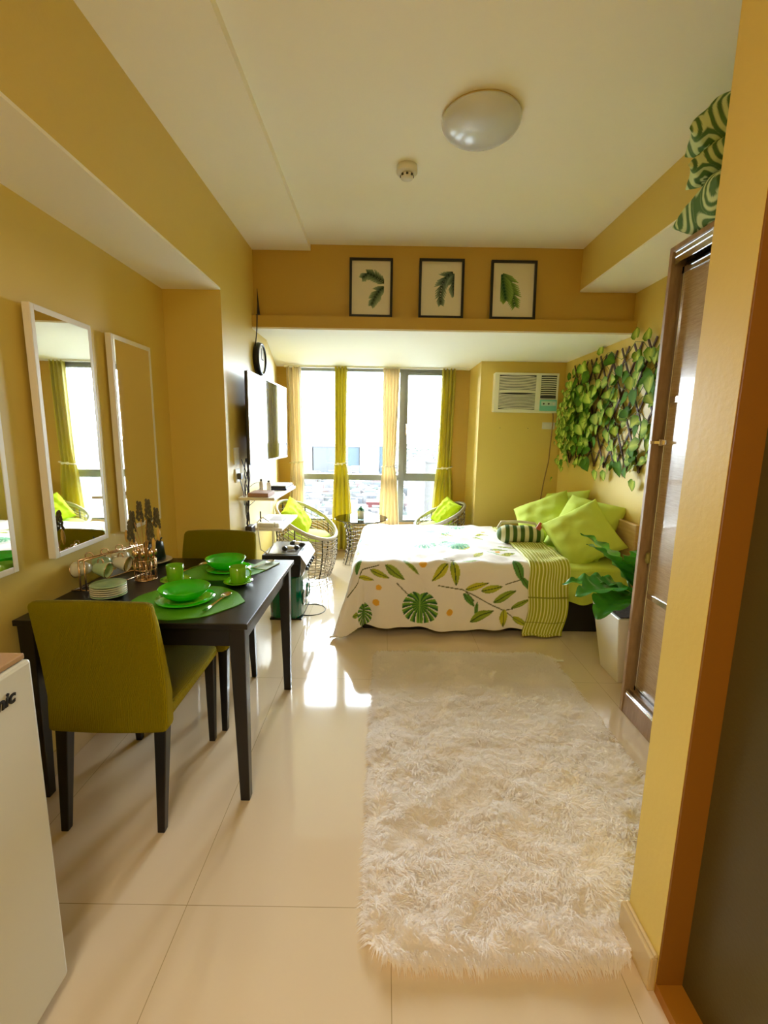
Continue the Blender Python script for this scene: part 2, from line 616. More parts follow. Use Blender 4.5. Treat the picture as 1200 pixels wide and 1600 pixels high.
def curtain(label, x0, x1, xt0, xt1, xb0, xb1, zt, zbot, m, y=5.36, ph=0.0, folds=4, tie=True):
    lo = Vector(((x0 + x1) / 2, y, zbot))
    t = thing('curtain', label, 'curtain', lo, 'curtains at the window')
    nu, nv = 64, 60
    vv, ff = [], []
    ztop = 2.145
    for j in range(nv + 1):
        z = ztop + (zbot - ztop) * j / nv
        if z > zt:
            k = (z - zt) / (ztop - zt)
            k = k ** .7 if k > 0 else 0
            a, b_ = xt0 + (x0 - xt0) * k, xt1 + (x1 - xt1) * k
        else:
            k = (zt - z) / (zt - zbot)
            k = min(1, k * 1.3) ** .6
            a, b_ = xt0 + (xb0 - xt0) * k, xt1 + (xb1 - xt1) * k
        kt = 1 - math.exp(-((z - zt) / .12) ** 2) * .5
        for i in range(nu + 1):
            u = i / nu
            d = .034 * kt * (sin(u * folds * 2 * pi + ph) + .15 * sin(u * folds * 4.6 * pi + 1.3 * ph + z * 1.2))
            vv.append((a + (b_ - a) * u + .006 * sin(u * folds * 4 * pi), y + d, z))
    for j in range(nv):
        for i in range(nu):
            q = j * (nu + 1) + i
            ff.append((q, q + 1, q + nu + 2, q + nu + 1))
    p = MB().add(vv, ff).build('panel', m, t, smooth=True)
    s = p.modifiers.new('s', 'SOLIDIFY')
    s.thickness = .002
    if tie:
        pts = []
        cx, rx = (xt0 + xt1) / 2, (xt1 - xt0) / 2 + .012
        for i in range(20):
            a = 2 * pi * i / 20
            pts.append((cx + rx * cos(a), y + .05 * sin(a), zt + .012 * cos(a)))
        m2 = MB().tube(pts, .007, 6, True)
        m2.ball((cx - rx * .3, y - .055, zt), .016)
        m2.ball((cx + rx * .3, y - .055, zt - .004), .014)
        m2.build('tieback', TIEB, t, smooth=True)
    return t


CURG = mat('olive_green_curtain', srgb(196, 184, 62), .7, sheen=.2)
add_translucent(CURG, .28, col=srgb(226, 212, 60))
CURB = mat('beige_curtain', srgb(232, 220, 190), .75)
add_translucent(CURB, .3, col=srgb(244, 234, 205))
curtain('beige tied curtain at the left end of the window', -1.13, -.96, -1.09, -.95, -1.13, -.93, 1.07, .03, CURB, ph=.5, folds=3)
curtain('olive green tied curtain between the left and middle panes', -.58, -.435, -.575, -.45, -.62, -.37, 1.06, .03, CURG, ph=1.7)
curtain('beige tied curtain between the middle and right panes', -.03, .16, -.02, .12, -.06, .19, 1.04, .03, CURB, ph=.2, folds=5)
curtain('olive green tied curtain at the right end of the window', .64, .80, .62, .78, .56, .84, 1.03, .03, CURG, ph=2.4)
tag(MB().box(-1.15, .95, 5.34, 5.385, 2.135, ZB).build('curtain_rail', PLASTW, None, .003), 'white curtain rail fixed under the beam above the window', 'curtain rail')

# ------------------------------------------------------------------ mirrors and pictures
MG = 'tall white mirrors on the left wall'


def mirror(label, y0, y1, z0=.895, z1=1.853, turn=1.0):
    t = thing('wall_mirror', label, 'mirror', (XL + .002, (y0 + y1) / 2, z0), MG)
    w = .024
    xa, xb = XL + .001, XL + .030
    t.rotation_euler = (0, 0, radians(turn))
    t.location.x += (y1 - y0) / 2 * sin(radians(turn)) + .001
    t['_org'] = (XL + .002, (y0 + y1) / 2, z0)
    m_ = MB().box(xa, xb, y0, y0 + w, z0, z1).box(xa, xb, y1 - w, y1, z0, z1)
    m_.box(xa, xb, y0 + w, y1 - w, z0, z0 + w).box(xa, xb, y0 + w, y1 - w, z1 - w, z1)
    m_.build('frame', WHITE, t, .003)
    MB().box(xa + .005, xa + .028, y0 + w - .002, y1 - w + .002, z0 + w - .002, z1 - w + .002).build('mirror_pane', MIRROR, t)


mirror('tall white-framed wall mirror cut off by the left edge, nearest the fridge', 1.20, 1.583)
mirror('tall white-framed mirror above the mug rack, middle of the three', 1.745, 2.121, turn=2.4)
mirror('tall white-framed mirror nearest the room corner, behind the dried lavender', 2.255, 2.642, turn=1.2)

ART = attr_mat('leaf_print_paper', .45)


def leaflets(P, stem, side_len, width, base, tip, n):
    """feather-like palm blade: returns coverage mask and shade for points P"""
    cov = np.zeros(len(P))
    sh = np.zeros(len(P))
    st = np.array(stem)
    for i in range(n):
        k = (i + .5) / n
        q = k * (len(st) - 1)
        i0 = min(int(q), len(st) - 2)
        c = st[i0] + (st[i0 + 1] - st[i0]) * (q - i0)
        d = st[i0 + 1] - st[i0]
        d = d / np.linalg.norm(d)
        L = side_len * (1 - abs(k - .35) ** 1.5 * 1.1)
        for s in (-1, 1):
            e = np.array([d[0] * .75 - s * d[1] * .66, d[1] * .75 + s * d[0] * .66])
            w = P - c
            a = w @ e / L
            b_ = w @ np.array([-e[1], e[0]])
            hit = (a > 0) & (a < 1) & (abs(b_) < width * np.sqrt(np.clip(1 - a, 0, 1)))
            cov[hit] = 1
            sh[hit] = base + (tip - base) * a[hit] + .12 * np.sin(b_[hit] / width * 3) + (.08 if i % 2 else -.08)
    return cov, sh


def picture(label, x0, x1, z0, z1, stems, dark, lite, clip, slen):
    t = thing('framed_picture', label, 'picture', ((x0 + x1) / 2, YBL + .03, z0), 'framed palm prints on the ledge')
    w = .018
    lean = .028
    M = Matrix.Shear('XZ', 3, (0, 0)) if False else None
    def P(x, y, z):
        return (x, y + (z - z0) / (z1 - z0) * lean, z)
    def bx(m_, a, b_, c_, d, e, f):
        q = [P(a, c_, e), P(b_, c_, e), P(b_, d, e), P(a, d, e), P(a, c_, f), P(b_, c_, f), P(b_, d, f), P(a, d, f)]
        m_.add(q, [(0, 3, 2, 1), (4, 5, 6, 7), (0, 1, 5, 4), (1, 2, 6, 5), (2, 3, 7, 6), (3, 0, 4, 7)])
    y = YBL + .010
    fm = MB()
    bx(fm, x0, x0 + w, y, y + .02, z0, z1)
    bx(fm, x1 - w, x1, y, y + .02, z0, z1)
    bx(fm, x0 + w, x1 - w, y, y + .02, z0, z0 + w)
    bx(fm, x0 + w, x1 - w, y, y + .02, z1 - w, z1)
    bx(fm, x0 + w, x1 - w, y + .014, y + .019, z0 + w, z1 - w)
    fm.build('frame', BLACK, t)
    nx, nz = 110, 150
    X, Z = np.meshgrid(np.linspace(0, 1, nx), np.linspace(0, 1, nz))
    pts = np.stack([X.ravel(), Z.ravel() * (z1 - z0) / (x1 - x0)], 1)
    col = np.tile(np.array(srgb(226, 220, 205)[:3]), (len(pts), 1))
    for st in stems:
        cov, sh = leaflets(pts, st, slen, .030, 0, 1, 16)
        cl = (pts[:, 0] > clip[0]) & (pts[:, 0] < clip[1]) & (pts[:, 1] > clip[2]) & (pts[:, 1] < clip[3])
        k = (cov > 0) & cl
        cc = np.array(srgb(*dark)[:3]) * (1 - sh[:, None]) + np.array(srgb(*lite)[:3]) * sh[:, None]
        col[k] = np.clip(cc[k], 0, 1)
    vv = [P(x0 + w + (x1 - x0 - 2 * w) * a, y + .0125, z0 + w + (z1 - z0 - 2 * w) * b_) for a, b_ in zip(X.ravel(), Z.ravel())]
    ff = [(j * nx + i, j * nx + i + 1, (j + 1) * nx + i + 1, (j + 1) * nx + i) for j in range(nz - 1) for i in range(nx - 1)]
    MB().add(vv, ff).build('print', ART, t, cols=col)


picture('black-framed print of two drooping palm leaves, left of the three on the ledge', -.276, .040, 2.251, 2.665,
        [[(.86, .78), (.62, .92), (.42, 1.0), (.28, .90)], [(.86, .68), (.74, .60), (.62, .44), (.52, .24)]], (40, 66, 52), (150, 170, 140), (.1, .84, .1, 1.1), .24)
picture('black-framed print of a dark curled palm leaf, middle of the three on the ledge', .232, .561, 2.251, 2.668,
        [[(.80, 1.02), (.62, .92), (.52, .74), (.48, .48), (.50, .28)], [(.86, 1.0), (.80, .80), (.84, .50)]], (40, 60, 56), (140, 160, 140), (.1, .82, .2, 1.04), .24)
picture('black-framed print of one broad green palm frond, right of the three on the ledge', .756, 1.090, 2.251, 2.665,
        [[(.22, 1.0), (.34, .84), (.48, .56), (.56, .26)], [(.22, .98), (.28, .70), (.34, .40)]], (42, 84, 44), (140, 175, 90), (.19, .84, .15, 1.02), .32)

# antenna on the ledge with its lead
t = thing('tv_antenna', 'small black spike antenna standing on the left end of the ledge', 'antenna', (-.946, YBL + .03, 2.25))
MB().lathe([(.022, 2.25), (.022, 2.256), (.008, 2.262)], (-.946, YBL + .03, 0), 16).build('base', BLACKM, t)
MB().tube([(-.946, YBL + .03, 2.26), (-.948, YBL + .03, 2.34), (-.952, YBL + .03, 2.44)], [.011, .006, .002], 8).build('rod', BLACKM, t)
tag(MB().tube([(-.948, YBL - .004, 2.252), (-.952, YBL - .006, 2.15), (-.972, 3.56, 2.04), (-.975, 3.62, 1.9), (-.972, 3.5, 1.75)], .004, 6).build('antenna_cable', BLACKM, None, smooth=True),
    'thin black cable hanging from the ledge antenna behind the clock', 'cable')

# wall clock
t = thing('wall_clock', 'round black-rimmed wall clock above the television', 'clock', (XS, 3.65, 1.955))
RY = M3(0, pi / 2, 0)
MB().lathe([(.118, 0), (.122, .02), (.118, .045), (.104, .045), (.104, .03), (.001, .03)], (XS, 3.65, 1.955), 48, RY).build('rim', BLACKM, t, smooth=True)
MB().lathe([(.103, .030), (.103, .033)], (XS, 3.65, 1.955), 48, RY).build('dial', WHITE, t)
dial = COL.objects[-1]
hm_ = MB().box(XS + .034, XS + .036, 3.647, 3.653, 1.955, 2.035).box(XS + .034, XS + .036, 3.65, 3.70, 1.951, 1.959)
hm_.build('hands', BLACKM, dial)

# television on its arm
t = thing('television', 'large wall-mounted flat television reflecting the window', 'television', (-.93, 3.67, 1.18))
MB().box(-.925, -.905, 3.09, 4.27, 1.185, 1.80).box(-.95, -.925, 3.25, 4.1, 1.2, 1.6).build('casing', BLACKM, t, .006)
cas = COL.objects[-1]
SCR = mat('television_screen', srgb(14, 16, 22), .04, spec=.6, coat=.4)
SCR.node_tree.nodes['Principled BSDF'].inputs['Coat IOR'].default_value = 1.35
MB().box(-.906, -.903, 3.10, 4.26, 1.20, 1.79).build('screen', SCR, cas)
bz = MB().box(-.906, -.900, 3.088, 3.10, 1.183, 1.802).box(-.906, -.900, 4.26, 4.272, 1.183, 1.802).box(-.906, -.900, 3.10, 4.26, 1.183, 1.20).box(-.906, -.900, 3.10, 4.26, 1.79, 1.802)
bz.build('bezel', mat('bezel_plastic', srgb(150, 150, 165), .2), cas)
MB().box(XS, -.95, 3.55, 3.80, 1.38, 1.62).build('wall_bracket', BLACKM, t)

# floating shelves
SH = 'white floating shelves under the television'
s1 = tag(MB().box(XS, -.74, 3.07, 3.82, .945, .965).build('floating_shelf', WHITE, None, .003), 'white floating shelf holding dark books, upper of the two', 'shelf', SH)
s2 = tag(MB().box(XS, -.74, 3.28, 3.87, .690, .712).build('floating_shelf', WHITE, None, .003), 'white floating shelf holding the router, lower of the two', 'shelf', SH)
tag(MB().box(-.90, -.75, 3.50, 3.78, .9655, .978).build('book', mat('navy_book', srgb(30, 34, 70), .4), None, .002), 'dark blue book lying at the bottom of the shelf stack', 'book', 'books on the upper shelf')
tag(MB().box(-.895, -.76, 3.52, 3.79, .9785, .990).build('book', mat('black_book', srgb(28, 26, 32), .4), None, .002), 'black book lying between a navy and a pale book', 'book', 'books on the upper shelf')
tag(MB().box(-.89, -.76, 3.53, 3.78, .9905, .998).build('book', mat('pale_book', srgb(205, 215, 235), .4), None, .002), 'thin pale blue book on top of the shelf stack', 'book', 'books on the upper shelf')
tag(MB().box(-.93, -.79, 3.10, 3.28, .9655, .992).build('flat_box', mat('brown_card', srgb(170, 130, 110), .6), None, .002), 'brown flat box on the near end of the upper shelf', 'box')
for k, (x, y, hgt, r_, lb) in enumerate(((-.90, 3.34, .10, .014, 'slim white bottle behind the brown box on the upper shelf'), (-.86, 3.40, .085, .016, 'short white bottle in front of the dark books'))):
    t = thing('bottle', lb, 'bottle', (x, y, .9655), 'bottles on the upper shelf')
    MB().lathe([(r_, .9655), (r_, .9655 + hgt * .75), (r_ * .5, .9655 + hgt * .85)], (x, y, 0), 14).build('body', WHITE, t, smooth=True)
    MB().lathe([(r_ * .55, .9655 + hgt * .85), (r_ * .55, .9655 + hgt)], (x, y, 0), 12).build('cap', GREYM, t)
# router with its white leads on the lower shelf
t = thing('router', 'white internet router with loose leads on the lower shelf', 'router', (-.85, 3.40, .7125))
MB().box(-.93, -.77, 3.31, 3.44, .7125, .742).build('body', PLASTW, t, .006)
MB().tube([(-.92, 3.37, .74), (-.92, 3.37, .82)], .005, 8).build('aerial', BLACKM, t)
MB().tube([(-.80, 3.31, .73), (-.79, 3.26, .76), (-.80, 3.24, .72), (-.80, 3.24, .60), (-.83, 3.20, .54), (-.87, 3.17, .58), (-.88, 3.16, .68), (-.90, 3.20, .77), (-.87, 3.24, .80), (-.84, 3.30, .76)], .0045, 6).build('lead', PLASTW, t, smooth=True)
tag(MB().box(-.90, -.79, 3.52, 3.70, .7125, .728).build('notebook', mat('grey_cover', srgb(120, 112, 120), .5), None, .002), 'thin grey notebook behind the router', 'notebook')
# cable bundle
cb = MB()
random.seed(3)
for k in range(9):
    y0 = random.uniform(3.16, 3.30)
    ye = random.uniform(3.17, 3.25)
    pts = []
    for i in range(13):
        u = i / 12
        pts.append((-.965 + .012 * sin(k * 2 + u * 7), y0 + (ye - y0) * u + .05 * sin(u * pi * 1.5 + k * 1.7) * (1 - u * .3), 1.22 - .47 * u))
    cb.tube(pts, .0032, 5)
for k in range(3):
    cb.tube([(-.965, 3.18 + .02 * k, 1.0 - .06 * k), (-.93, 3.24 + .04 * k, 1.04 - .06 * k), (-.90, 3.30 + .03 * k, 1.05 - .05 * k)], .002, 5)
cb2 = cb.build('cable_bundle', mat('dark_cable', srgb(46, 36, 36), .5), None, smooth=True)
tag(cb2, 'tangle of dark cables hanging under the television', 'cables')
t = thing('power_adaptor', 'black power adaptor with a cord on the cables behind the table', 'adaptor', (-.95, 3.20, .70))
MB().box(-.972, -.925, 3.15, 3.25, .69, .75).build('body', mat('brown_black_plastic', srgb(50, 38, 40), .4), t, .008)
MB().tube([(-.94, 3.22, .70), (-.935, 3.20, .5), (-.94, 3.17, .2), (-.96, 3.15, .06)], .006, 6).build('cord', BLACKM, t, smooth=True)
t = thing('wall_switch', 'small white switch plate on the column beside the television cables', 'switch', (XS, 3.06, 1.245))
MB().box(XS, XS + .008, 3.01, 3.11, 1.19, 1.30).build('plate', PLASTW, t, .003)
MB().box(XS + .008, XS + .012, 3.03, 3.09, 1.22, 1.27).build('rocker', PLASTW, t, .001)
t = thing('wall_socket', 'white socket with a plug under the column switch plate', 'socket', (XS, 3.07, 1.10))
MB().box(XS, XS + .008, 3.02, 3.11, 1.07, 1.16).build('plate', PLASTW, t, .003)
MB().box(XS + .008, XS + .035, 3.045, 3.085, 1.09, 1.13).build('plug', GREYM, t, .004)
MB().tube([(XS + .02, 3.065, 1.09), (XS + .03, 3.10, 1.0), (XS + .02, 3.15, .9)], .003, 6).build('lead', GREYM, t)

# ------------------------------------------------------------------ karaoke player on green cabinet
t = thing('speaker_cabinet', 'bottle-green glossy cabinet with round silver speaker beside the dining table', 'speaker', (-.73, 3.46, 0))
m_ = MB()
prof = []
for k in range(24):
    a = 2 * pi * k / 24
    r_ = 1
    cx_, sy_ = cos(a), sin(a)
    prof.append((-.735 + .13 * (abs(cx_) ** .55) * (1 if cx_ > 0 else -1), 3.47 + .2 * (abs(sy_) ** .5) * (1 if sy_ > 0 else -1)))
m_.poly(prof, .01, .345)
m_.build('body', BGREEN, t, .02, seg=4)
for yy in (3.40, 3.57):
    MB().lathe([(.062, 0), (.064, .006), (.05, .012), (.045, .004), (.001, .008)], (-.607, yy, .15), 28, RY).build('speaker_cone', SILVER if yy < 3.5 else BGREEN, t, smooth=True)
MB().box(-.85, -.61, 3.29, 3.65, 0, .012).build('plinth', BLACKM, t)
t = thing('karaoke_player', 'black player box with silver knobbed front on the green cabinet', 'player', (-.73, 3.45, .345))
MB().box(-.86, -.615, 3.27, 3.64, .345, .455).box(-.88, -.60, 3.22, 3.66, .455, .525).build('body', BLACKM, t, .006)
MB().add([(-.60, 3.23, .523), (-.60, 3.65, .523), (-.555, 3.65, .45), (-.555, 3.23, .45), (-.60, 3.25, .345), (-.60, 3.63, .345)],
         [(0, 3, 2, 1), (3, 4, 5, 2), (0, 4, 3), (1, 2, 5), (0, 1, 5, 4)]).build('front_panel', mat('silver_plastic', srgb(178, 180, 190), .25, metal=.5), t, .003)
fpan = COL.objects[-1]
MB().box(-.86, -.62, 3.25, 3.63, .525, .529).build('top_plate', mat('grey_top', srgb(150, 152, 158), .15), t)
for k in range(5):
    MB().lathe([(.016, 0), (.014, .02), (.001, .02)], (-.572, 3.28 + .075 * k, .41), 14, M3(0, radians(80), 0)).build('knob', BLACKM, fpan, smooth=True)
PADS = 'controllers on the black player box'
for k, (x, y, a, lb) in enumerate(((-.70, 3.36, .4, 'black and white game controller at the near edge of the player box'), (-.66, 3.50, -.5, 'black and white game controller behind the near one on the player box'))):
    t = thing('game_controller', lb, 'controller', (x, y, .529), PADS)
    mt = Matrix.Translation((x, y, .549)) @ Matrix.Rotation(a, 4, 'Z')
    q = MB().ball((0, 0, 0), .03, 14, 8, (1.5, .9, .55))
    q.v = [tuple(mt @ Vector(p)) for p in q.v]
    q.build('body', WHITE, t, smooth=True)
    for sx in (-1, 1):
        q = MB().ball((sx * .045, -.015, 0), .024, 12, 8, (.9, 1.4, .8))
        q.v = [tuple(mt @ Vector(p)) for p in q.v]
        q.build('grip', BLACKM, t, smooth=True)
tag(MB().ring((-.575, 3.50, .003), .12, .003, 48).build('floor_cable', BLACKM, None, smooth=True), 'thin dark cable looped in a circle on the floor by the green cabinet', 'cable')

# ------------------------------------------------------------------ dining table
TZ = .728
t = thing('dining_table', 'black square dining table against the left wall', 'table', (-.90, 1.96, 0))
MB().box(-1.315, -.478, 1.535, 2.385, TZ - .022, TZ).build('tabletop', BLACK, t, .003)
MB().box(-1.29, -.515, 1.565, 1.585, .63, .706).box(-1.29, -.515, 2.335, 2.355, .63, .706).box(-.53, -.51, 1.58, 2.34, .63, .706).box(-1.30, -1.28, 1.58, 2.34, .63, .706).build('apron', BLACK, t)
for x, sx in ((-.515, 1), (-1.285, -1)):
    for y, sy in ((1.57, -1), (2.345, 1)):
        MB().taper((x, y, 0), (.018, .018), (x - sx * .006, y - sy * .004, .706), (.029, .029)).build('leg', BLACK, t, .003)


# chairs: origin on the floor at the seat middle, backrest towards -y
def make_chair(label):
    t = thing('dining_chair', label, 'chair', (0, 0, 0), 'olive covered dining chairs')
    # seat
    vv, n, mm = [], 14, 14
    sq = MB()
    sq.add([(-.195, -.235, .385), (.195, -.235, .385), (.20, .245, .40), (-.20, .245, .40), (-.20, -.235, .468), (.20, -.235, .468), (.205, .25, .462), (-.205, .25, .462)],
           [(0, 3, 2, 1), (4, 5, 6, 7), (0, 1, 5, 4), (1, 2, 6, 5), (2, 3, 7, 6), (3, 0, 4, 7)])
    sq.build('seat', OLIVE, t, .035, smooth=True, seg=5)
    bk = MB()
    for (z, y, hw, th) in ():
        pass
    lv = [(.375, -.272, .205, .070), (.50, -.262, .205, .066), (.65, -.278, .203, .056), (.78, -.300, .200, .05), (.855, -.315, .196, .044)]
    vv, ff = [], []
    nx = 8
    for (z, y, hw, th) in lv:
        ring = []
        for i in range(nx + 1):
            u = -1 + 2 * i / nx
            ring.append((u * hw, y + .018 * (1 - u * u) * -.6, z + (.008 * (1 - u * u) if z > .8 else 0)))
        for i in range(nx, -1, -1):
            u = -1 + 2 * i / nx
            ring.append((u * hw, y + th + .018 * (1 - u * u) * -.6, z + (.008 * (1 - u * u) if z > .8 else 0)))
        vv += ring
    R_ = 2 * (nx + 1)
    for j in range(len(lv) - 1):
        for i in range(R_):
            i2 = (i + 1) % R_
            ff.append((j * R_ + i, j * R_ + i2, (j + 1) * R_ + i2, (j + 1) * R_ + i))
    ff.append(tuple(reversed(range(R_))))
    ff.append(tuple(range((len(lv) - 1) * R_, len(lv) * R_)))
    bk.add(vv, ff).build('backrest', OLIVE, t, .018, smooth=True, seg=4)
    for sx in (-1, 1):
        MB().taper((sx * .168, .215, 0), (.013, .013), (sx * .175, .21, .41), (.021, .021)).build('leg', BLACK, t, .003)
        MB().taper((sx * .170, -.275, 0), (.013, .013), (sx * .172, -.225, .41), (.022, .022)).build('leg', BLACK, t, .003)
    return t


ch = make_chair('olive covered dining chair with its back to the viewer, nearest the fridge')
ch2 = copy_thing(ch, (-.905, 2.195, 0), 'olive covered dining chair facing the viewer at the far side of the table', pi)
ch.location = (-.937, 1.69, 0)

# ------------------------------------------------------------------ table setting
T0 = TZ + .0005


def leafmat(label, cx, cy, L, wd, ang):
    pts = []
    n = 40
    for i in range(n):
        u = i / n
        a = 2 * pi * u
        x = cos(a) * L / 2
        k = abs(sin(a)) ** .8 * (1 if sin(a) > 0 else -1)
        k = abs(sin(a)) ** (.75 + 1.1 * max(0, cos(a))) * (1 if sin(a) > 0 else -1)
        y = k * wd / 2
        j = 1 + .02 * sin(a * 11) * abs(sin(a))
        pts.append((cx + (x * cos(ang) - y * sin(ang)) * j, cy + (x * sin(ang) + y * cos(ang)) * j))
    tag(MB().poly(pts, T0, T0 + .003).build('placemat', PLACEM), label, 'placemat', 'leaf-shaped green placemats')


leafmat('leaf-shaped green placemat at the near side of the table', -.775, 1.745, .45, .37, .02)
leafmat('leaf-shaped green placemat at the far side of the table', -.77, 2.165, .38, .30, .06)
T1 = T0 + .0035


def plate(label, cx, cy, r, m, z, grp, name='dinner_plate', cat='plate'):
    o = MB().lathe([(.001, z), (r * .55, z), (r * .62, z + .004), (r, z + .014), (r * .985, z + .017), (r * .62, z + .009), (r * .5, z + .005), (.001, z + .005)], (cx, cy, 0), 56).build(name, m, None, smooth=True)
    return tag(o, label, cat, grp)


def bowl(label, cx, cy, r, z, h_, m, grp):
    o = MB().lathe([(.001, z), (r * .5, z), (r * .78, z + h_ * .4), (r, z + h_), (r * .98, z + h_ + .002), (r * .75, z + h_ * .5), (r * .48, z + .007), (.001, z + .006)], (cx, cy, 0), 56).build('bowl', m, None, smooth=True)
    return tag(o, label, 'bowl', grp)


def cup(label, cx, cy, r, h_, z, m, grp, ha=0.6):
    t = thing('cup', label, 'cup', (cx, cy, z), grp)
    MB().lathe([(.001, z), (r * .82, z), (r * .9, z + .006), (r, z + h_), (r * .95, z + h_ + .001), (r * .86, z + .01), (.001, z + .008)], (cx, cy, 0), 36).build('body', m, t, smooth=True)
    pts = []
    for i in range(9):
        a = -pi / 2 + pi * i / 8
        d = r * .92 + .022 * cos(a)
        pts.append((cx + cos(ha) * d, cy + sin(ha) * d, z + h_ * .5 + .025 * sin(a)))
    MB().tube(pts, .0045, 8).build('handle', m, t, smooth=True)
    return t


plate('bright green dinner plate on the near placemat', -.785, 1.745, .112, BRIGHTG, T1, 'bright green plates')
bowl('bright green wide bowl on the near dinner plate', -.790, 1.748, .098, T1 + .0105, .046, BRIGHTG, 'bright green bowls')
plate('bright green dinner plate on the far placemat', -.755, 2.165, .106, BRIGHTG, T1, 'bright green plates')
bowl('bright green wide bowl on the far dinner plate', -.768, 2.165, .096, T1 + .0105, .052, BRIGHTG, 'bright green bowls')
plate('small leaf-green saucer under the cup left of the near bowl', -.935, 1.985, .064, MIDG, T0, 'leaf-green saucers', 'saucer', 'saucer')
cup('leaf-green cup left of the near bowl', -.935, 1.985, .037, .075, T0 + .0055, MIDG, 'leaf-green cups', 2.6)
plate('small leaf-green saucer under the cup at the right table edge', -.648, 1.975, .064, MIDG, T0, 'leaf-green saucers', 'saucer', 'saucer')
cup('leaf-green cup at the right edge of the table', -.648, 1.975, .037, .075, T0 + .0055, MIDG, 'leaf-green cups', .5)


def spoon(label, p0, p1, z):
    t = thing('spoon', label, 'spoon', (p0[0], p0[1], z), 'steel spoons on the table')
    a = Vector((p0[0], p0[1], z + .004))
    b_ = Vector((p1[0], p1[1], z + .004))
    d = (b_ - a).normalized()
    s = Vector((-d.y, d.x, 0))
    mm = MB()
    L = (b_ - a).length
    st = [(0, .0085), (.25, .006), (.55, .0035), (.72, .005)]
    vv, ff = [], []
    for u, w in st:
        c = a + d * L * u
        vv += [c - s * w, c + s * w, c + s * w + Vector((0, 0, .0025)), c - s * w + Vector((0, 0, .0025))]
    for j in range(3):
        for i in range(4):
            i2 = (i + 1) % 4
            ff.append((j * 4 + i, j * 4 + i2, j * 4 + 4 + i2, j * 4 + 4 + i))
    ff += [(3, 2, 1, 0), (12, 13, 14, 15)]
    mm.add(vv, ff).build('handle', STEEL, t)
    c = a + d * L * .86
    R_ = Matrix((d, s, Vector((0, 0, 1)))).transposed()
    q = MB().lathe([(.001, .0), (.5, .04), (.85, .12), (1, .26), (.97, .28), (.82, .2), (.5, .1), (.001, .07)], (0, 0, 0), 24)
    q.v = [tuple(c + R_ @ Vector((p[0] * .031, p[1] * .019, p[2] * .03 - .003))) for p in q.v]
    q.build('spoon_bowl', STEEL, t, smooth=True)


spoon('steel spoon lying on the near placemat, right of the bowl', (-.667, 1.628), (-.640, 1.835), T1)
spoon('steel spoon lying left of the far bowl', (-.975, 2.10), (-.905, 2.29), T0)
t = thing('napkin', 'pale folded glass-green napkin by the far right table corner', 'napkin', (-.60, 2.25, T0))
MB().box(-.05, .05, -.07, .07, 0, .006, Matrix.Translation((-.605, 2.26, T0)) @ Matrix.Rotation(-.3, 4, 'Z')).build('cloth', mat('pale_green_napkin', srgb(176, 200, 170), .4), t, .002)
spoon('steel spoon lying on the pale folded napkin', (-.64, 2.18), (-.575, 2.32), T0 + .0065)

# mug rack with small mugs, saucers
t = thing('mug_rack', 'rose-gold wire rack hung with mint and cream mugs', 'mug rack', (-1.20, 1.98, TZ))
A, B = Vector((-1.255, 1.84, 0)), Vector((-1.165, 2.13, 0))
rk = MB()
zt = TZ + .135
for P_ in (A, B):
    for o_ in (-.012, .012):
        rk.tube([P_ + Vector((o_, 0, T0 + .003)), P_ + Vector((o_, 0, zt))], .0035, 8)
rk.tube([A + Vector((-.012, 0, zt)), B + Vector((-.012, 0, zt))], .0035, 8).tube([A + Vector((.012, 0, zt)), B + Vector((.012, 0, zt))], .0035, 8)
rk.tube([A + Vector((-.05, 0, T0 + .004)), B + Vector((-.05, 0, T0 + .004)), B + Vector((.05, 0, T0 + .004)), A + Vector((.05, 0, T0 + .004))], .0035, 8, True)
for k in range(4):
    P_ = A + (B - A) * ((k + .5) / 4)
    rk.ring(P_ + Vector((0, 0, zt + .012)), .014, .0025, 16, M3(pi / 2, 0, .3), 6)
rk.build('wire_frame', GOLD, t, smooth=True)
n = 0
for k in range(3):
    for sd in (-1, 1):
        P_ = A + (B - A) * ((k + .45) / 3) + Vector((sd * .036, 0, zt - .012))
        cm = ROSECER if (k + (sd > 0)) % 2 else CREAMCER
        nm = 'mint' if cm is ROSECER else 'cream'
        tt = thing('mug', 'small %s mug hung on the %s side of the rack, %s' % (nm, 'wall' if sd < 0 else 'room', ('nearest the fridge', 'in the middle', 'nearest the lavender')[k]), 'mug', P_ - Vector((0, 0, .06)), 'small mugs on the rose-gold rack')
        Mx = M3(0, sd * radians(100), 0) @ M3(0, 0, 0)
        c_ = P_ + Vector((sd * .004, 0, -.036))
        MB().lathe([(.001, -.03), (.018, -.03), (.024, -.02), (.032, .02), (.034, .032), (.032, .033), (.028, .02), (.018, -.022), (.001, -.025)], c_, 24, Mx).build('body', cm, tt, smooth=True)
        MB().ring(c_ + Mx @ Vector((0, 0, .032)), .033, .0018, 24, Mx, 6).build('gilt_rim', GOLD, tt, smooth=True)
        pts = [c_ + Vector((sd * .03 * cos(a) * .4, 0, .024 + .022 * sin(a))) for a in np.linspace(-.4, pi + .4, 9)]
        MB().tube(pts, .003, 6).build('handle', GOLD, tt, smooth=True)
z = T0
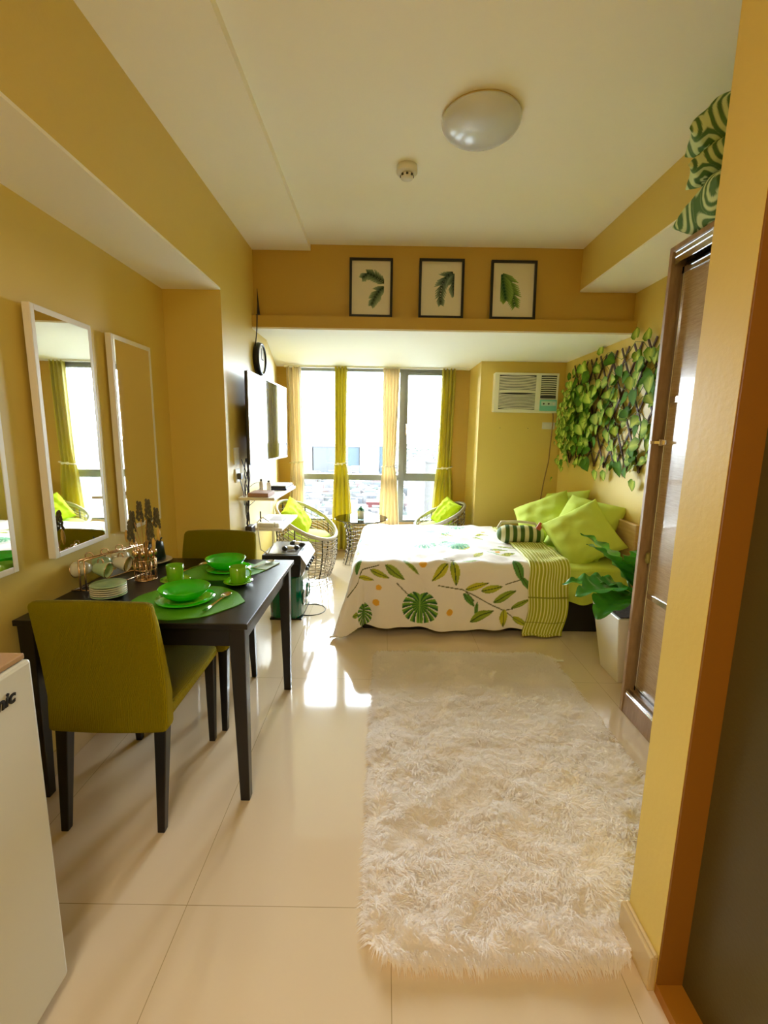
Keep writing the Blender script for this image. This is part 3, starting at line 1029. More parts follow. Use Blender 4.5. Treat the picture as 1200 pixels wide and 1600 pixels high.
for k in range(6):
    o = MB().lathe([(.001, z), (.04, z), (.068, z + .008), (.066, z + .0098), (.04, z + .004), (.001, z + .003)], (-1.125, 1.80, 0), 36).build('saucer', ROSECER if k % 5 == 0 else CREAMCER, None, smooth=True)
    tag(o, ('small pale saucer at the bottom of the stack before the mug rack', 'small pale saucer, second from the bottom of the stack', 'small pale saucer, third from the bottom of the stack', 'small pale saucer, third from the top of the stack', 'small pale saucer, second from the top of the stack', 'small mint saucer on top of the stack before the mug rack')[k], 'saucer', 'stacked saucers before the mug rack')
    z += .0088

# cutlery holder with lavender
cx, cy = -1.085, 2.02
t = thing('cutlery_holder', 'rose-gold wire cutlery holder beside the mug rack', 'cutlery holder', (cx, cy, T0))
m_ = MB()
for zz, rr in ((T0 + .003, .045), (T0 + .05, .043), (T0 + .095, .046)):
    m_.ring((cx, cy, zz), rr, .0028, 28, None, 6)
for k in range(12):
    a = 2 * pi * k / 12
    m_.tube([(cx + .045 * cos(a), cy + .045 * sin(a), T0 + .003), (cx + .046 * cos(a), cy + .046 * sin(a), T0 + .095)], .0018, 5)
m_.lathe([(.001, T0), (.044, T0), (.044, T0 + .003), (.001, T0 + .003)], (cx, cy, 0), 24)
m_.build('wire_basket', GOLD, t, smooth=True)
for k in range(8):
    a = 2 * pi * k / 8 + .3
    x0, y0 = cx + .02 * cos(a), cy + .02 * sin(a)
    x1, y1 = cx + .04 * cos(a), cy + .04 * sin(a)
    tt = thing('teaspoon', ('rose-gold teaspoon standing in the wire cutlery holder'), 'teaspoon', (x0, y0, T0 + .004), 'rose-gold teaspoons in the holder')
    MB().tube([(x0, y0, T0 + .006), (x1, y1, T0 + .11)], [.0015, .0025], 6).build('handle', GOLD, tt)
    MB().ball((x1 + .002 * cos(a), y1 + .002 * sin(a), T0 + .125), .013, 12, 8, (.8, .8, 1.4)).build('spoon_bowl', GOLD, tt, smooth=True)
t = thing('dried_flowers', 'dried lavender and wheat stalks standing in the cutlery holder', 'dried flowers', (cx, cy, T0 + .01))
stm = MB()
lav = MB()
wh = MB()
random.seed(5)
heads = [(-.055, .02, .30), (-.02, .02, .345), (.035, -.01, .36), (.05, .03, .315), (-.045, -.02, .26), (.012, .03, .27), (.03, .01, .25)]
for hx, hy, hz in heads:
    stm.tube([(cx, cy, T0 + .01), (cx + hx * .25, cy + hy * .25, T0 + hz * .5), (cx + hx, cy + hy, T0 + hz)], .0018, 5)
    for j in range(26):
        u = j / 26
        a = j * 2.4
        r_ = .013 * (1 - .6 * u)
        lav.ball((cx + hx + r_ * cos(a), cy + hy + r_ * sin(a), T0 + hz - .075 + u * .085), .0062, 6, 4, (1, 1, 1.5))
for hx, hy, hz in ((-.075, 0, .20), (.07, .0, .21), (-.06, .03, .18), (.055, -.02, .17)):
    stm.tube([(cx, cy, T0 + .01), (cx + hx * .4, cy, T0 + hz * .6), (cx + hx, cy + hy, T0 + hz)], .0018, 5)
    wh.ball((cx + hx, cy + hy, T0 + hz), .01, 8, 6, (.8, .8, 3))
stm.build('stems', mat('dry_stem', srgb(200, 150, 80), .7), t)
lav.build('lavender_heads', mat('dusty_lavender', srgb(104, 96, 72), .9), t)
wh.build('wheat_heads', mat('wheat', srgb(226, 180, 96), .8), t, smooth=True)

# dark pot on white stand
t = thing('teapot', 'dark teal lidded pot on a white dish behind the mugs', 'pot', (-1.185, 2.30, T0))
cx, cy = -1.185, 2.30
MB().lathe([(.001, T0 + .016), (.053, T0 + .016), (.054, T0 + .03), (.045, T0 + .105), (.038, T0 + .112), (.001, T0 + .114)], (cx, cy, 0), 32).build('body', TEAL, t, smooth=True)
MB().tube([(cx + .02, cy, T0 + .11), (cx + .035, cy, T0 + .118), (cx + .045, cy, T0 + .132)], .004, 8).build('lid_tab', TEAL, t, smooth=True)
MB().lathe([(.001, T0), (.05, T0), (.085, T0 + .012), (.083, T0 + .016), (.05, T0 + .006), (.001, T0 + .005)], (cx, cy, 0), 40).build('dish', WHITE, t, smooth=True)
tag(MB().ring((-1.02, 2.19, T0 + .006), .030, .005, 28).build('white_ring', WHITE, None, smooth=True), 'small white plastic ring lying beside the dark pot', 'ring')

# ------------------------------------------------------------------ fridge
t = thing('fridge', 'pale grey small fridge at the lower left edge', 'fridge', (-1.04, .64, 0))
MB().box(-1.30, -.835, .33, .95, .02, .897).build('body', FRIDGE, t, .01)
MB().box(-.832, -.78, .33, .95, .04, .897).build('door', FRIDGE, t, .008)
fdoor = COL.objects[-1]
MB().box(-1.28, -.85, .35, .93, 0, .02).build('plinth', GREYM, t)
fc = bpy.data.curves.new('brand_lettering', 'FONT')
fc.body = 'Panasonic'
fc.size = .04
fc.extrude = .0012
fc.shear = .25
fc.offset = .0012
fc.materials.append(BLACKM)
fo = bpy.data.objects.new('brand_lettering', fc)
COL.objects.link(fo)
fo.parent = t
fo.matrix_local = Matrix.Translation((-.779 + 1.04, .735 - .64, .828)) @ Matrix(((0, 0, 1, 0), (1, 0, 0, 0), (0, 1, 0, 0), (0, 0, 0, 1)))
bpy.context.view_layer.update()
fm_ = bpy.data.meshes.new_from_object(fo.evaluated_get(bpy.context.evaluated_depsgraph_get()))
fo2 = bpy.data.objects.new('brand_name', fm_)
COL.objects.link(fo2)
fo2.parent = fdoor
fo2.matrix_local = fo.matrix_local.copy()
fo2['label'] = 'black raised lettering'
bpy.data.objects.remove(fo)
tag(MB().box(-1.28, -.79, .36, .945, .898, .912).build('serving_board', TANW, None, .003), 'tan board lying on top of the fridge', 'board')
tag(MB().tube([(-1.15, .80, .938), (-.98, .83, .938), (-.86, .865, .938), (-.822, .873, .938)], [.02, .024, .022, .012], 14).build('rolling_pin', mat('pinkish_wood', srgb(196, 150, 124), .35), None, smooth=True),
    'rounded tan wooden pin lying on the board over the fridge', 'rolling pin')

# ------------------------------------------------------------------ bed
BZ, BR, BX, BY0, BY1 = .505, .07, -.20, 3.09, 4.52
t = thing('bed', 'double bed with a black base and lime fitted sheet by the right wall', 'bed', (.8, 3.8, 0))
MB().box(-.14, 1.76, 3.16, 4.47, 0, .26).build('base', mat('black_bed_base', srgb(20, 16, 18), .6), t, .01)
MB().box(-.12, 1.775, 3.125, 4.48, .262, .485).build('mattress', LIME, t, .05, smooth=True, seg=4)
# fitted sheet edge hanging over the base on the open front
vv, ff = [], []
nn_ = 40
for j in range(7):
    for i in range(nn_ + 1):
        x = 1.20 + .56 * i / nn_
        z = .47 - .235 * j / 6 + .012 * sin(x * 25) * (j / 6)
        vv.append((x, 3.118 - .012 * sin(x * 31 + j * .3) * (j / 6) - .004, z))
for j in range(6):
    for i in range(nn_):
        q = j * (nn_ + 1) + i
        ff.append((q, q + nn_ + 1, q + nn_ + 2, q + 1))
MB().add(vv, ff).build('sheet_skirt', LIME, t, smooth=True)
MB().box(1.785, 1.815, 3.17, 4.47, 0, .80).build('headboard', wood_mat('pale_oak', srgb(196, 160, 104), srgb(212, 180, 124), 5, .4, (1, 1, 12)), t, .01)


def drape(a, b_, zt=BZ, x0=BX, y0=BY0, y1=BY1, R=BR, flare0=.07, corner=.27, ripple=.018, wr=.006, off=0.0):
    dx = np.maximum(0, x0 + R - a)
    dyf = np.maximum(0, y0 + R - b_)
    dyb = np.maximum(0, b_ - (y1 - R))
    dy = -dyf + dyb
    d = np.hypot(dx, dy) + 1e-9
    d = np.where((dx > 0) & (np.abs(dy) > 0), np.minimum(d, .575 + .02 * np.sin(np.arctan2(np.abs(dy), dx) * 13)), d)
    ux, uy = -dx / d, dy / d
    phi = np.arctan2(np.abs(dy), dx)
    cor = np.sin(2 * phi) ** 2 * (dx > 0) * (np.abs(dy) > 0)
    arc = R * pi / 2
    s = np.minimum(d, arc) / R
    out = R * np.sin(s)
    down = R * (1 - np.cos(s))
    ext = np.maximum(0, d - arc)
    fl = flare0 + corner * cor + .16 * (np.cos(phi) ** 4) * (dx > 0)
    out = out + ext * fl
    down = down + ext * np.sqrt(np.maximum(0.05, 1 - fl ** 2))
    k = np.clip(ext / .25, 0, 1)
    out = out + k * (ripple * (np.sin(a * 17 + .6) + .6 * np.sin(a * 31 + b_ * 3)) * (1 - cor) + .03 * np.sin(phi * 9 + .5) * cor)
    z = zt - down
    under = np.maximum(0, .014 - z)
    z = np.maximum(z, .014 + .004 * np.sin(a * 40 + b_ * 30))
    out = out + under * .6
    x = np.where(dx > 0, x0 + R, a) + ux * out
    y = np.where(dyf > 0, y0 + R, np.where(dyb > 0, y1 - R, b_)) + uy * out
    top = np.clip(1 - d / .15, 0, 1)
    z = z + wr * (np.sin(a * 21 + 3 * np.sin(b_ * 9)) * .5 + np.sin(b_ * 26 + 4 * np.sin(a * 7)) * .7 + np.sin(a * 43 + b_ * 37) * .3) * top
    z = z + .018 * top * np.sin(np.clip((b_ - y0) / (y1 - y0), 0, 1) * pi) + off
    return x, y, z


def leafmask(A, Bc, p0, p1, hw):
    p0, p1 = np.array(p0), np.array(p1)
    d = p1 - p0
    L = np.linalg.norm(d)
    d /= L
    wx, wy = A - p0[0], Bc - p0[1]
    u = (wx * d[0] + wy * d[1]) / L
    v = (-wx * d[1] + wy * d[0])
    uc = np.clip(u, 0, 1)
    prof = hw * np.sin(pi * uc ** .8) ** .8
    return (u > 0) & (u < 1) & (np.abs(v) < prof), u, v / hw


LEAVES = [((-0.087, 3.073), (0.048, 3.021), 0.0157), ((0.02, 3.107), (0.157, 3.008), 0.02), ((-0.191, 3.028), (-0.055, 3.002), 0.0129), ((-0.208, 3.054), (-0.146, 3.16), 0.0157), ((0.139, 3.16), (0.258, 3.044), 0.0114), ((0.46, 3.131), (0.346, 3.003), 0.0214), ((0.5, 3.16), (0.518, 2.979), 0.0229), ((0.561, 3.16), (0.692, 3.16), 0.0143), ((0.582, 2.952), (0.746, 2.998), 0.0171), ((0.697, 2.939), (0.841, 2.972), 0.0186), ((0.779, 2.861), (0.945, 2.943), 0.02), ((0.57, 2.928), (0.655, 2.824), 0.0143), ((0.662, 2.766), (0.674, 2.86), 0.0114), ((0.624, 2.719), (0.782, 2.804), 0.0229), ((0.851, 2.805), (0.848, 2.676), 0.0214), ((0.925, 2.74), (1.031, 2.692), 0.0171), ((0.912, 2.806), (1.041, 2.888), 0.0129), ((0.933, 3.16), (0.979, 3.009), 0.0229), ((0.976, 3.043), (1.037, 2.949), 0.0157), ((-0.349, 2.774), (-0.238, 2.753), 0.0171), ((-0.168, 2.654), (-0.21, 2.563), 0.0129)]
STEMS = [[(0.393, 2.977), (0.561, 2.954), (0.819, 2.816), (0.933, 2.735)], [(0.925, 2.802), (0.842, 2.792)], [(0.861, 2.985), (0.977, 3.026)], [(-0.326, 2.935), (-0.212, 3.002), (-0.139, 3.072), (-0.026, 3.106)], [(0.101, 2.985), (0.197, 2.882)], [(0.51, 3.17), (0.416, 3.19), (0.344, 3.2)], [(0.648, 2.868), (0.582, 2.944)]]
MON = [((0.268, 2.817), 0.132), ((-0.160, 2.745), 0.10)]
DOTS = [((0.285, 3.117), 0.027), ((-0.024, 2.951), 0.02), ((-0.039, 2.841), 0.024), ((0.473, 2.792), 0.024)]
rr = random.Random(11)
TINTS = [((96, 132, 30), (178, 184, 40)), ((70, 118, 40), (150, 170, 50)), ((120, 146, 26), (200, 196, 50)), ((28, 96, 50), (96, 150, 60))]
DARK = {17: 1, 18: 1, 11: 1, 12: 1, 3: 1}


def lin(c):
    return np.array(srgb(*c)[:3])


def paint_duvet(A, Bc):
    n = A.size
    C_ = np.tile(lin((240, 235, 236)), (n, 1))

    def put(m_, c):
        C_[m_] = c[m_] if getattr(c, 'ndim', 1) == 2 else c

    def seg(p, q, w, c):
        p, q = np.array(p), np.array(q)
        d = q - p
        k = np.clip(((A - p[0]) * d[0] + (Bc - p[1]) * d[1]) / (d @ d), 0, 1)
        put(np.hypot(A - p[0] - k * d[0], Bc - p[1] - k * d[1]) < w, lin(c))
    for st in STEMS:
        for p, q in zip(st[:-1], st[1:]):
            seg(p, q, .0038, (84, 84, 44))

    def leaf(p0, p1, hw, c0, c1):
        m_, u, v = leafmask(A, Bc, p0, p1, hw)
        k = np.clip(.5 + .5 * np.sin(u * 3 + v * 1.2) + .12 * np.sin(v * 9), 0, 1)[:, None]
        cc = lin(c0) * (1 - k) + lin(c1) * k
        put(m_, cc)
        put(m_ & (np.abs(v) < .12), lin((60, 84, 24)))
    for i, (p0, p1, hw) in enumerate(LEAVES):
        c0, c1 = TINTS[3] if i in DARK else TINTS[i % 3]
        leaf(p0, p1, hw * 1.45, c0, c1)
    # the same print running over the top and down the far side, less dense
    for i in range(46):
        x, y = rr.uniform(-.55, 1.0), rr.uniform(3.24, 4.8)
        a_ = rr.uniform(0, 2 * pi)
        L = rr.uniform(.09, .16)
        c0, c1 = rr.choice((((120, 146, 26), (200, 196, 50)), ((60, 150, 110), (120, 190, 140)), ((96, 132, 30), (178, 184, 40))))
        leaf((x, y), (x + L * cos(a_), y + L * sin(a_)), rr.uniform(.018, .032), c0, c1)
    for (c, R_), g in [(m_, 0) for m_ in MON] + [(((rr.uniform(-.2, .9), rr.uniform(3.4, 4.4)), .11), 1) for _ in range(6)]:
        dx, dy = A - c[0], Bc - c[1]
        r_ = np.hypot(dx, dy) / R_
        th = np.arctan2(dx, -dy)            # 0 = pointing to the hem
        out_ = 1 - .16 * (np.abs(th) / pi) ** 2 - .5 * np.clip(np.abs(th) - 2.7, 0, 1)
        slit = (np.abs(((np.abs(th) * 2.6 + r_ * .9) % 1) - .5) < .10) & (r_ > .45) & (np.abs(th) < 2.6)
        m_ = (r_ < out_) & ~slit
        st_ = .5 + .5 * np.sin((np.abs(th) * 2.6 + r_ * .9) * 2 * pi)
        k = st_[:, None]
        if g:
            cc = lin((40, 150, 110)) * (1 - k) + lin((140, 200, 150)) * k
        else:
            cc = lin((0, 84, 44)) * (1 - k) + lin((120, 172, 56)) * k
        put(m_, cc)
        if not g:
            put((r_ < out_) & (np.abs(dx) < .005), lin((140, 180, 80)))
    for c, r_ in DOTS + [((rr.uniform(-.3, 1), rr.uniform(3.3, 4.4)), .02) for _ in range(8)]:
        put(np.hypot(A - c[0], Bc - c[1]) < r_, lin((232, 176, 56)))
    return C_


def cloth_grid(name, avals, bvals, m, cols_fn, fn, parent=None, thick=.012):
    Ag, Bg = np.meshgrid(avals, bvals)
    A, Bc = Ag.ravel(), Bg.ravel()
    x, y, z = fn(A, Bc)
    na, nb = len(avals), len(bvals)
    i = np.arange(na - 1)
    j = np.arange(nb - 1)
    I, J = np.meshgrid(i, j)
    q = (J * na + I).ravel()
    F = np.stack([q, q + 1, q + na + 1, q + na], 1)
    mb = MB()
    mb.v = np.stack([x, y, z], 1).tolist()
    mb.f = F.tolist()
    o = mb.build(name, m, parent, smooth=True, cols=cols_fn(A, Bc) if cols_fn else None)
    s = o.modifiers.new('thickness', 'SOLIDIFY')
    s.thickness = thick
    s.offset = 1
    return o


DUV = attr_mat('leaf_print_cotton', .6, bump=(14, .35, .02), sheen=.1)


def hem(A, Bc):
    """front hem: slightly shorter at the foot, wavy"""
    f0 = -.475 + .012 * np.sin(A * 9) + .035 * np.clip((.05 - A) / .2, 0, 1)
    k = np.clip((BY0 + BR - Bc) / (BY0 + BR - (BY0 + BR - .475)), 0, 1)
    return Bc + k * (f0 + .475)


bvals = np.concatenate([np.linspace(BY0 + BR - .50, BY0 + BR, 112)[:-1], np.linspace(BY0 + BR, BY1 - BR, 110)[:-1], np.linspace(BY1 - BR, BY1 + .22, 16)])
avals = np.linspace(-.60, 1.075, 336)
o = cloth_grid('duvet', avals, bvals, DUV, paint_duvet, lambda A, B_: drape(A, hem(A, B_), off=.004))
tag(o, 'white duvet printed with green leaves, spread over the bed', 'duvet')

# striped lime throw, the turned-back end of the bedding
THR = mat('lime_stripe_cotton', srgb(196, 204, 60), .75, sheen=.1)
nt = THR.node_tree
b = nt.nodes['Principled BSDF']
a_ = nt.nodes.new('ShaderNodeAttribute')
a_.attribute_name = 'Col'
nt.links.new(a_.outputs['Color'], b.inputs['Base Color'])


def paint_throw(A, Bc):
    w = np.sin(A * 2 * pi / .021 + 1.6 * np.sin(A * 37) + .9 * np.sin(Bc * 6 + A * 20))
    k = np.clip(w * 2.2 - .6, 0, 1)[:, None]
    c = lin((166, 170, 22)) * (1 - k) + lin((236, 236, 168)) * k
    for s_ in (2.695, 2.875):
        m_ = np.abs(Bc - s_) < .0035
        c[m_] = lin((130, 136, 10))
    return c


def thr_fn(A, B_):
    x, y, z = drape(A, B_, zt=BZ + .018, y0=BY0 - .014, R=.08, flare0=.05, ripple=.008, wr=.006, off=.006)
    x = x + np.clip((3.09 - B_) / .45, 0, 1) * (-.02 + .02 * np.sin(B_ * 14))
    return x, y, z


bt = np.concatenate([np.linspace(BY0 + .056 - .585, BY0 + .056, 110)[:-1], np.linspace(BY0 + .056, 4.25, 60)])
o = cloth_grid('throw_blanket', np.linspace(1.03, 1.31, 130), bt, THR, paint_throw, thr_fn, thick=.014)
tag(o, 'lime and white striped blanket end hanging over the bed side', 'blanket')

# ------------------------------------------------------------------ pillows


def pillow(label, c, n, roll, sx, sy, th, m, grp, name='pillow', cat='pillow', colfn=None, res=34, sub=None):
    n = Vector(n).normalized()
    upv = Vector((0, 0, 1))
    ux = upv.cross(n).normalized()
    uy = n.cross(ux).normalized()
    R_ = Matrix.Rotation(roll, 3, n)
    ux, uy = R_ @ ux, R_ @ uy
    mb = MB()
    U = np.linspace(-1, 1, res)
    vv = []
    for s in (1, -1):
        for v in U:
            for u in U:
                e = max(0, (1 - abs(u) ** 2.6) * (1 - abs(v) ** 2.6)) ** .45
                pin = 1 - .07 * (1 - abs(v) ** 2) * abs(u) ** 3
                pin2 = 1 - .07 * (1 - abs(u) ** 2) * abs(v) ** 3
                wr = (.006 * sin(u * 9 + v * 5) * sin(v * 8 - u * 3) + .007 * sin(u * 4 - v * 6 + 1) * sin(5 * v + 2 * u)) * e
                p = Vector(c) + ux * (u * sx / 2 * pin) + uy * (v * sy / 2 * pin2) + n * s * (th / 2 * e + wr + .003)
                vv.append(p)
    ff = []
    N = res * res
    for k, s in enumerate((1, -1)):
        for j in range(res - 1):
            for i in range(res - 1):
                q = k * N + j * res + i
                f = (q, q + 1, q + res + 1, q + res)
                ff.append(f if s > 0 else f[::-1])
    edge = [i for i in range(res)] + [j * res + res - 1 for j in range(1, res)] + [(res - 1) * res + i for i in range(res - 2, -1, -1)] + [j * res for j in range(res - 2, 0, -1)]
    for a, b_ in zip(edge, edge[1:] + edge[:1]):
        ff.append((a, a + N, b_ + N, b_))
    mb.add(vv, ff)
    cols = None
    if colfn:
        UU, VV = np.meshgrid(U, U)
        cols = np.concatenate([colfn(UU.ravel() * sx / 2, VV.ravel() * sy / 2)] * 2)
    o = mb.build(name, m, None, smooth=True, cols=cols)
    if cat:
        tag(o, label, cat, grp)
    return o


PG = 'lime pillows at the head of the bed'
pillow('lime pillow leaning at the far left of the pillow pile, behind the striped bag', (1.43, 4.0, .675), (-.58, -.55, .60), .55, .50, .46, .19, LIME, PG)
pillow('lime pillow mostly hidden at the back of the pile against the wall', (1.62, 4.14, .715), (-.85, -.25, .45), .2, .54, .44, .16, LIME, PG)
pillow('large lime pillow standing on its corner at the front of the pile', (1.52, 3.42, .665), (-.42, -.72, .55), .62, .46, .46, .19, LIME, PG)
pillow('lime pillow leaning on the headboard right of the front one', (1.60, 3.58, .70), (-.62, -.46, .55), -.12, .50, .50, .18, LIME, PG)

# striped bag
t = thing('striped_bag', 'small green and white striped pouch lying on the duvet', 'bag', (1.13, 3.72, .53))
BAG = attr_mat('striped_canvas', .7, bump=(200, .2, .002))


def bagcols(x, y):
    k = (np.sin(x * 2 * pi / .062 + .5) > -.1)
    return np.where(k[:, None], lin((66, 96, 30)), lin((216, 216, 176)))


mb = MB()
vv, cc = [], []
nx, nr = 70, 24
for i in range(nx + 1):
    u = -1 + 2 * i / nx
    sc = (1 - abs(u) ** 6) ** .5 if abs(u) < 1 else 0
    sc = max(sc, .02)
    for k in range(nr):
        a = 2 * pi * k / nr
        x = u * .19
        vv.append((x, .085 * sc * cos(a), .075 * sc * sin(a) * (1 + .05 * sin(u * 9)) + .078))
        cc.append(x)
ff = [(i * nr + k, i * nr + (k + 1) % nr, (i + 1) * nr + (k + 1) % nr, (i + 1) * nr + k) for i in range(nx) for k in range(nr)]
Mb = Matrix.Translation((1.13, 3.69, .53)) @ Matrix.Rotation(-.13, 4, 'Z')
vv = [tuple(Mb @ Vector(p)) for p in vv]
mb.add(vv, ff).build('body', BAG, t, smooth=True, cols=bagcols(np.array(cc), None))
q = MB().tube([Mb @ Vector(p) for p in ((-.18, .02, .12), (-.15, .06, .165), (0, .07, .172), (.12, .05, .165), (.17, 0, .12))], .012, 8)
q.build('handle', mat('cream_strap', srgb(225, 220, 190), .7), t, smooth=True)
MB().box(-.02, .02, -.005, .005, -.03, .03, Matrix.Translation((1.255, 3.60, .695)) @ Matrix.Rotation(.5, 4, 'Y')).build('luggage_tag', mat('red_brown_tag', srgb(190, 92, 60), .5), t, .002)

# ------------------------------------------------------------------ wicker chairs, cushions, glass table


def wicker_drum(t, cx, cy, rim_fn, r_base, nrib, nring, bulge=.03, zlo=.01):
    rb = MB()
    for k in range(nrib):
        th = 2 * pi * k / nrib
        top = rim_fn(th)
        bot = Vector((cx + r_base * cos(th), cy + r_base * sin(th), zlo))
        pts = []
        for i in range(7):
            u = i / 6
            p = bot.lerp(top, u)
            w = bulge * sin(pi * u)
            pts.append(p + Vector((cos(th) * w, sin(th) * w, 0)))
        rb.tube(pts, .007 if k % 4 == 0 else .0026, 6)
    rb.build('upright_canes', WICKERD, t, smooth=True)
    rg = MB()
    for j in range(nring):
        u = (j + .3) / nring
        pts = []
        for k in range(40):
            th = 2 * pi * k / 40
            top = rim_fn(th)
            bot = Vector((cx + r_base * cos(th), cy + r_base * sin(th), zlo))
            p = bot.lerp(top, u)
            w = bulge * sin(pi * u) + .003 * (1 if (k + j) % 2 else -1)
            pts.append(p + Vector((cos(th) * w, sin(th) * w, .006 * sin(k * 1.7 + j * 2.1))))
        rg.tube(pts, .0052, 5, True)
    rg.build('woven_strands', WICKER, t, smooth=True)


def wicker_chair(label, cx, cy, face, R_=.31, zc=.565, amp=.16, rb=.23):
    t = thing('wicker_chair', label, 'chair', (cx, cy, 0), 'round wicker chairs by the window')

    def rim(th):
        k = cos(th - face)
        return Vector((cx + R_ * cos(th), cy + R_ * sin(th), zc - amp * k))
    wicker_drum(t, cx, cy, rim, rb, 28, 17)
    MB().tube([rim(2 * pi * i / 48) for i in range(48)], .017, 10, True).build('rim', WICKER, t, smooth=True)
    st = MB()
    for r_ in (.08, .15, .22):
        st.ring((cx, cy, .36), r_, .005, 30)
    for k in range(10):
        a = 2 * pi * k / 10
        st.tube([(cx, cy, .36), (cx + .25 * cos(a), cy + .25 * sin(a), .37)], .005, 6)
    st.build('woven_seat', WICKER, t, smooth=True)
    MB().lathe([(.001, .375), (.2, .375), (.235, .40), (.2, .43), (.001, .435)], (cx, cy, 0), 36).build('seat_pad', LIME, t, smooth=True)
    return t


wicker_chair('round wicker tub chair under the television, left of the glass table', -.755, 4.43, radians(-25), R_=.29)
wicker_chair('round wicker tub chair behind the bed, right of the glass table', .62, 4.98, radians(195), R_=.27, zc=.535, amp=.125, rb=.20)
pillow('fluffy neon green cushion in the left wicker chair', (-.86, 4.49, .57), (.80, -.18, .55), .35, .36, .36, .13, NEON, 'fluffy neon cushions', 'cushion', 'cushion')
pillow('fluffy neon green cushion in the wicker chair behind the bed', (.69, 5.0, .56), (-.75, -.42, .55), -.25, .32, .32, .12, NEON, 'fluffy neon cushions', 'cushion', 'cushion')
t = thing('glass_table', 'round glass-topped table on a woven base before the window', 'table', (-.24, 4.88, 0))
wicker_drum(t, -.24, 4.88, lambda th: Vector((-.24 + .20 * cos(th), 4.88 + .20 * sin(th), .485)), .20, 20, 11, bulge=-.05)
MB().ring((-.24, 4.88, .487), .2, .012).build('top_ring', WICKER, t, smooth=True)
MB().lathe([(.001, .499), (.285, .499), (.288, .504), (.285, .509), (.001, .509)], (-.24, 4.88, 0), 64).build('glass_top', TGLASS, t)
t = thing('potted_succulent', 'tiny green plant in a white pot on the glass table', 'plant', (-.245, 4.86, .5095))
cx, cy = -.245, 4.86
MB().lathe([(.001, .5095), (.036, .5095), (.042, .59), (.036, .592), (.034, .575), (.001, .57)], (cx, cy, 0), 28).build('pot', WHITE, t, smooth=True)
m_ = MB()
random.seed(9)
for k in range(90):
    a, e = random.uniform(0, 2 * pi), random.uniform(.1, 1.5)
    L = random.uniform(.035, .06)
    c0 = Vector((cx, cy, .585))
    d = Vector((cos(a) * cos(e), sin(a) * cos(e), sin(e)))
    s = d.cross(Vector((0, 0, 1))).normalized() * .007
    m_.add([c0 + d * L * .3, c0 + d * L * .75 + s, c0 + d * L + Vector((0, 0, .004)), c0 + d * L * .75 - s], [(0, 1, 2, 3)])
m_.build('foliage', mat('grey_green_leaf', srgb(84, 140, 100), .6), t)

# ------------------------------------------------------------------ air conditioner
t = thing('air_conditioner', 'cream window air conditioner on the pillar wall right of the window', 'air conditioner', (1.42, YA, 1.648))
IV = mat('ivory_plastic', srgb(236, 232, 208), .35)
X0, X1, Z0, Z1 = 1.10, 1.742, 1.648, 2.035
yf = YA - .10
MB().box(X0, X1, yf + .012, YA, Z0, Z1).build('casing', IV, t, .008)
fm = MB().box(X0, X1, yf, yf + .015, Z0, Z0 + .028).box(X0, X1, yf, yf + .015, Z1 - .022, Z1).box(X0, X0 + .045, yf, yf + .015, Z0 + .028, Z1 - .022)
fm.box(1.515, 1.565, yf, yf + .015, Z0 + .028, Z1 - .022).box(1.722, X1, yf, yf + .015, Z0 + .028, Z1 - .022)
fm.build('front_frame', IV, t, .003)
DK = mat('vent_shadow_plastic', srgb(60, 58, 56), .6)
MB().box(X0 + .045, 1.515, yf + .008, yf + .011, Z0 + .028, Z1 - .022).box(1.565, 1.722, yf + .008, yf + .011, 1.79, Z1 - .022).build('vent_shade_sheet', DK, t)  # thin dark sheet standing for the shade behind the louvres
sl = MB()


def arcbar(m_, x0, x1, zc_, hh_, sag):
    n_ = 10
    vv = []
    for i in range(n_ + 1):
        u = -1 + 2 * i / n_
        zz = zc_ + sag * (1 - u * u)
        x = x0 + (x1 - x0) * (u + 1) / 2
        vv += [(x, yf + .001, zz - hh_), (x, yf + .001, zz + hh_), (x, yf + .009, zz + hh_), (x, yf + .009, zz - hh_)]
    ff = []
    for i in range(n_):
        for k in range(4):
            k2 = (k + 1) % 4
            ff.append((i * 4 + k, (i + 1) * 4 + k, (i + 1) * 4 + k2, i * 4 + k2))
    m_.add(vv, ff)


for k in range(10):
    arcbar(sl, X0 + .046, 1.514, 1.992 - k * .0148, .0042, .010)
for k in range(10):
    arcbar(sl, X0 + .046, 1.514, 1.826 - k * .0150, .0042, -.010)
arcbar(sl, X0 + .046, 1.514, 1.846, .010, .006)
for k in range(9):
    arcbar(sl, 1.566, 1.721, 1.992 - k * .021, .0045, .003)
sl.build('louvres', IV, t)
MB().box(1.562, 1.735, yf - .006, yf + .012, 1.665, 1.775).build('control_panel', mat('aqua_panel', srgb(130, 205, 190), .3), t, .004)
cpan = COL.objects[-1]
MB().box(1.575, 1.725, yf - .008, yf - .005, 1.715, 1.760).build('display', mat('pale_display', srgb(206, 224, 214), .3), cpan)
for x in (1.60, 1.65, 1.70):
    MB().lathe([(.001, 0), (.009, 0), (.009, .006), (.001, .006)], (x, yf - .008, 1.735), 12, M3(pi / 2, 0, 0)).build('button', DK if x < 1.68 else IV, cpan)
MB().tube([(1.725, yf + .06, Z0 + .005), (1.735, YA - .03, 1.60), (1.735, YA - .02, 1.45), (1.725, YA - .018, 1.15), (1.69, YA - .02, .95), (1.67, YA - .03, .80), (1.665, YA - .03, .60)], .006, 8).build('power_cord', mat('cord_brown', srgb(150, 120, 70), .5), t, smooth=True)
t = thing('wall_socket', 'white socket plate on the wall below the air conditioner', 'socket', (1.69, YA, 1.50))
MB().box(1.635, 1.765, YA - .008, YA, 1.485, 1.555).build('plate', PLASTW, t, .003)
